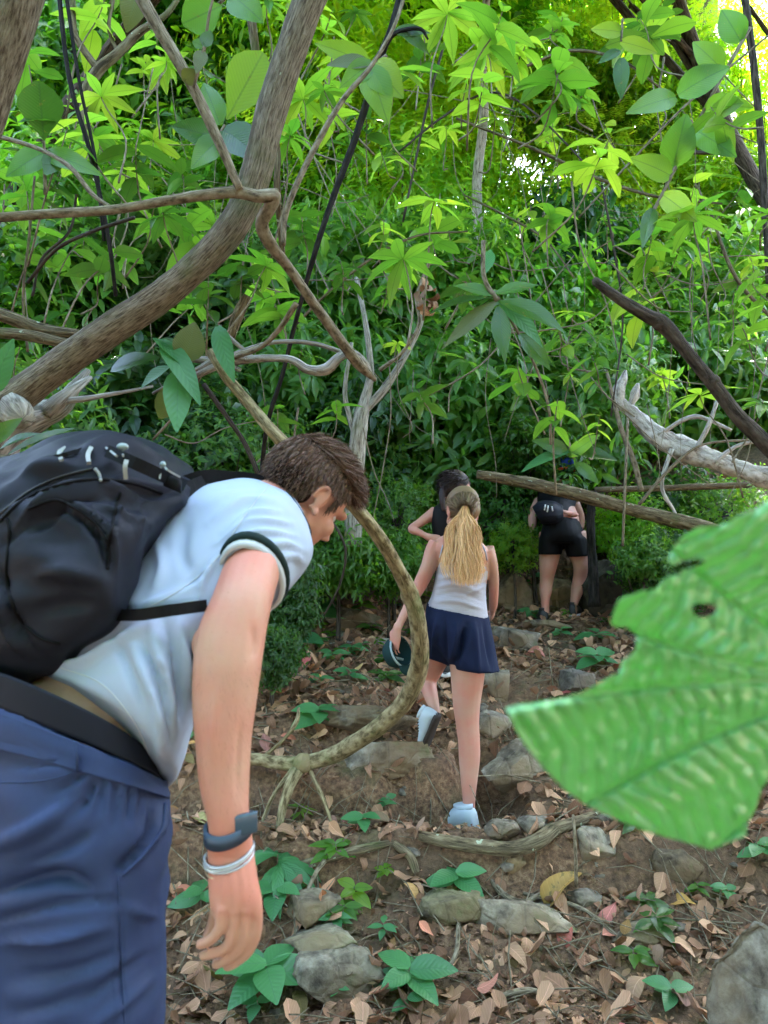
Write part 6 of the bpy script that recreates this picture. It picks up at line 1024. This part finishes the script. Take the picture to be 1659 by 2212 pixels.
for x0, x1 in ((962, 958), (1000, 1006)): mb.tube(catmull([P(x0, 1290, D0), P(x0, 1340, D0), P(x1, 1380, D0+.05), P(x1, 1420, D0), [P(x1, 1420, D0)[0], P(x1, 1420, D0)[1], g_+.05]], 4), np.linspace(.08, .035, 17), 10)
DO = P(986, 1057, D0-.03); DB = basis((.80, .35, -.25), .1); headshape(mb, DO, DB, .93); mb.tube([DO+np.array([0, -.02, -.05]) @ DB, P(980, 1085, D0), P(976, 1100, D0)], [.048, .05, .062], 10)
put(remesh(mb.build('body', M['skin_fair']), .008, 4), dw); eyes(DO, DB, dw, .93)
mb = MB(); mb.rings(abn_rings([((936, 1265, D0), (1018, 1265, D0), (978, 1265, D0-.13)), ((940, 1230, D0), (1012, 1235, D0), (976, 1235, D0-.12)), ((936, 1180, D0), (1002, 1180, D0), (970, 1180, D0-.12)), ((932, 1130, D0), (1006, 1130, D0), (968, 1130, D0-.12)), ((934, 1100, D0), (1006, 1100, D0), (970, 1100, D0-.10)), ((950, 1086, D0), (998, 1088, D0), (974, 1086, D0-.075))], 24)); put(remesh(mb.build('top', M['black_cloth']), .009, 3), dw)
mb = MB(); mb.rings(abn_rings([((936, 1262, D0), (1020, 1262, D0), (978, 1262, D0-.14)), ((934, 1310, D0), (1026, 1310, D0), (980, 1310, D0-.16)), ((938, 1350, D0), (1026, 1350, D0), (982, 1350, D0-.15))], 20)); put(remesh(mb.build('shorts', M['black_cloth']), .012, 3), dw)
shoe(dw, (P(958, 1420, D0)[0], D0-.1, g_+.02), (P(958, 1420, D0)[0]+.1, D0+.2, g_+.02), (0, 0, 1), 'shoe_black'); shoe(dw, (P(1006, 1420, D0)[0], D0-.1, g_+.02), (P(1006, 1420, D0)[0]+.1, D0+.2, g_+.02), (0, 0, 1), 'shoe_black')
mb = MB(); mb.ell(DO+np.array([0, -.022, .045])*.93 @ DB, (.078, .092, .080), DB.T, 14); mb.ell(DO+np.array([0, -.06, -.01])*.93 @ DB, (.066, .055, .06), DB.T, 12); mb.tube(catmull([DO+np.array([0, -.09, .02]) @ DB, P(958, 1056, D0-.08), P(955, 1080, D0-.12), P(960, 1105, D0-.14)], 4), np.linspace(.035, .015, 13), 9, .2)
dh = remesh(mb.build('hair', M['hair_dark']), .009, 3); put(dh, dw); L_, u_, Hp, Hn = scalp(DO, DB, 1500, lambda L_, u: (L_[:, 1] < .03) | (L_[:, 2] > .06), .93, 1.05); A1 = strands(Hp, (np.array([0, -.6, -.5])+u_*.4) @ DB, .05, .3, .0018, 4, 0, 5); o = meshobj('strands', A1[0], A1[1], M['hair_dark']); o.parent = dh
# ---------------- far hiker
D1 = 6.4; fm_ = empty('person', P(1210, 1335, D1), 'far hiker in blue cap and black shorts bent over behind the fallen log', 'person'); mb = MB()
mb.rings(limb_rings([(1190, 1150, D1, 26, .10), (1188, 1190, D1, 24, .09), (1184, 1225, D1, 19, .075), (1181, 1250, D1+.02, 15, .06), (1179, 1275, D1+.02, 14, .06), (1178, 1300, D1, 9, .045), (1178, 1325, D1, 9, .042)], 12)); mb.rings(limb_rings([(1240, 1150, D1, 26, .10), (1249, 1190, D1, 23, .09), (1254, 1220, D1, 17, .075), (1253, 1245, D1+.02, 15, .06), (1247, 1275, D1+.02, 14, .06), (1241, 1300, D1, 9, .045), (1238, 1318, D1, 9, .042)], 12))
mb.rings(abn_rings([((1172, 1160, D1), (1258, 1165, D1), (1215, 1165, D1-.14)), ((1170, 1110, D1+.05), (1250, 1115, D1+.05), (1210, 1110, D1-.1)), ((1162, 1080, D1+.2), (1240, 1090, D1+.2), (1205, 1075, D1+.05)), ((1165, 1062, D1+.4), (1245, 1072, D1+.4), (1205, 1055, D1+.28))], 16))
mb.rings(limb_rings([(1166, 1080, D1+.3, 12, .045), (1152, 1110, D1+.25, 11, .04), (1150, 1140, D1+.2, 9, .032)], 9)); hand(mb, P(1150, 1145, D1+.2), (0, .2, -1), -RT, .18, .4); mb.rings(limb_rings([(1240, 1085, D1+.35, 12, .045), (1252, 1115, D1+.4, 11, .04), (1254, 1140, D1+.4, 9, .032)], 9)); hand(mb, P(1254, 1145, D1+.4), (0, .2, -1), RT, .18, .4)
FO = P(1221, 1025, D1+.40); FB = basis((.2, .9, -.35)); headshape(mb, FO, FB, 1); mb.tube([FO+np.array([0, -.02, -.05]) @ FB, P(1210, 1075, D1+.42)], [.055, .07], 10); put(remesh(mb.build('body', M['skin_fair']), .011, 3), fm_); eyes(FO, FB, fm_)
mb = MB(); mb.rings(abn_rings([((1176, 1118, D1+.05), (1250, 1122, D1+.05), (1212, 1116, D1-.15)), ((1168, 1150, D1), (1262, 1152, D1), (1214, 1150, D1-.19)), ((1166, 1172, D1), (1266, 1174, D1), (1216, 1172, D1-.17))], 24)); mb.rings(abn_rings([((1164, 1160, D1), (1216, 1160, D1), (1190, 1160, D1-.15)), ((1162, 1198, D1), (1214, 1198, D1), (1188, 1198, D1-.13))], 16)); mb.rings(abn_rings([((1216, 1160, D1), (1268, 1160, D1), (1242, 1160, D1-.15)), ((1224, 1203, D1), (1276, 1200, D1), (1250, 1203, D1-.13))], 16)); put(remesh(mb.build('shorts', M['black_cloth']), .012, 3), fm_)
mb = MB(); mb.rings(abn_rings([((1168, 1108, D1+.08), (1240, 1112, D1+.08), (1205, 1104, D1-.12)), ((1160, 1080, D1+.2), (1244, 1090, D1+.2), (1205, 1074, D1+.03)), ((1162, 1060, D1+.42), (1248, 1070, D1+.42), (1205, 1052, D1+.27))], 18)); put(remesh(mb.build('shirt', M['black_cloth']), .014, 3), fm_)
shoe(fm_, P(1176, 1342, D1-.05), P(1165, 1340, D1+.2), (0, 0, 1), 'shoe_black', 'sole_w', .29); shoe(fm_, P(1238, 1330, D1-.05), P(1250, 1326, D1+.2), (0, 0, 1), 'shoe_black', 'sole_w', .29)
mb = MB(); mb.ell(FO+np.array([0, -.035, .01]) @ FB, (.08, .085, .09), FB.T, 12); put(remesh(mb.build('hair', M['hair_dark']), .01, 2), fm_)
mb = MB(); mb.ell(FO+np.array([0, -.012, .055]) @ FB, (.098, .118, .09), FB.T, 12); mb.ell(FO+np.array([0, .11, .04]) @ FB, (.07, .06, .008), FB.T, 8); hc = put(remesh(mb.build('cap', M['cap_blue']), .009, 2), fm_); mb = MB(); mb.tube([FO+np.array([math.cos(t_)*.085, -.012+math.sin(t_)*.118, .0]) @ FB for t_ in np.linspace(3.5, 5.9, 12)], .013, 6); mb.build('cap_strap', M['orange'], fm_)
mb = MB(); mb.tube([P(1172, 1106, D1-.12), P(1205, 1104, D1-.15), P(1240, 1110, D1-.1)], [.015, .02, .015], 8); mb.ell(P(1238, 1112, D1-.1), (.045, .03, .02)); mb.build('lower_back', M['skin_fair'], fm_)
hp = empty('hip_bag', P(1180, 1120, D1-.2), 'black hip bag with white marks slung on the far hiker\'s back', 'bag'); mb = MB(); mb.rings(abn_rings([((1150, 1095, D1), (1170, 1132, D1), (1158, 1112, D1-.2)), ((1166, 1082, D1), (1186, 1134, D1), (1174, 1108, D1-.28)), ((1195, 1082, D1), (1205, 1132, D1), (1200, 1106, D1-.28)), ((1216, 1092, D1), (1218, 1122, D1), (1217, 1108, D1-.2))], 18, 4, 2.8)); put(remesh(mb.build('pouch', M['pack']), .01, 2), hp)
for a_ in ([(1178, 1090), (1176, 1102)], [(1184, 1092), (1182, 1106)], [(1192, 1094), (1194, 1104)]): mb = MB(); mb.tube([P(*a_[0], D1-.285), P(*a_[1], D1-.295)], .006, 5); mb.build('reflective_mark', M['sole_w'], hp)
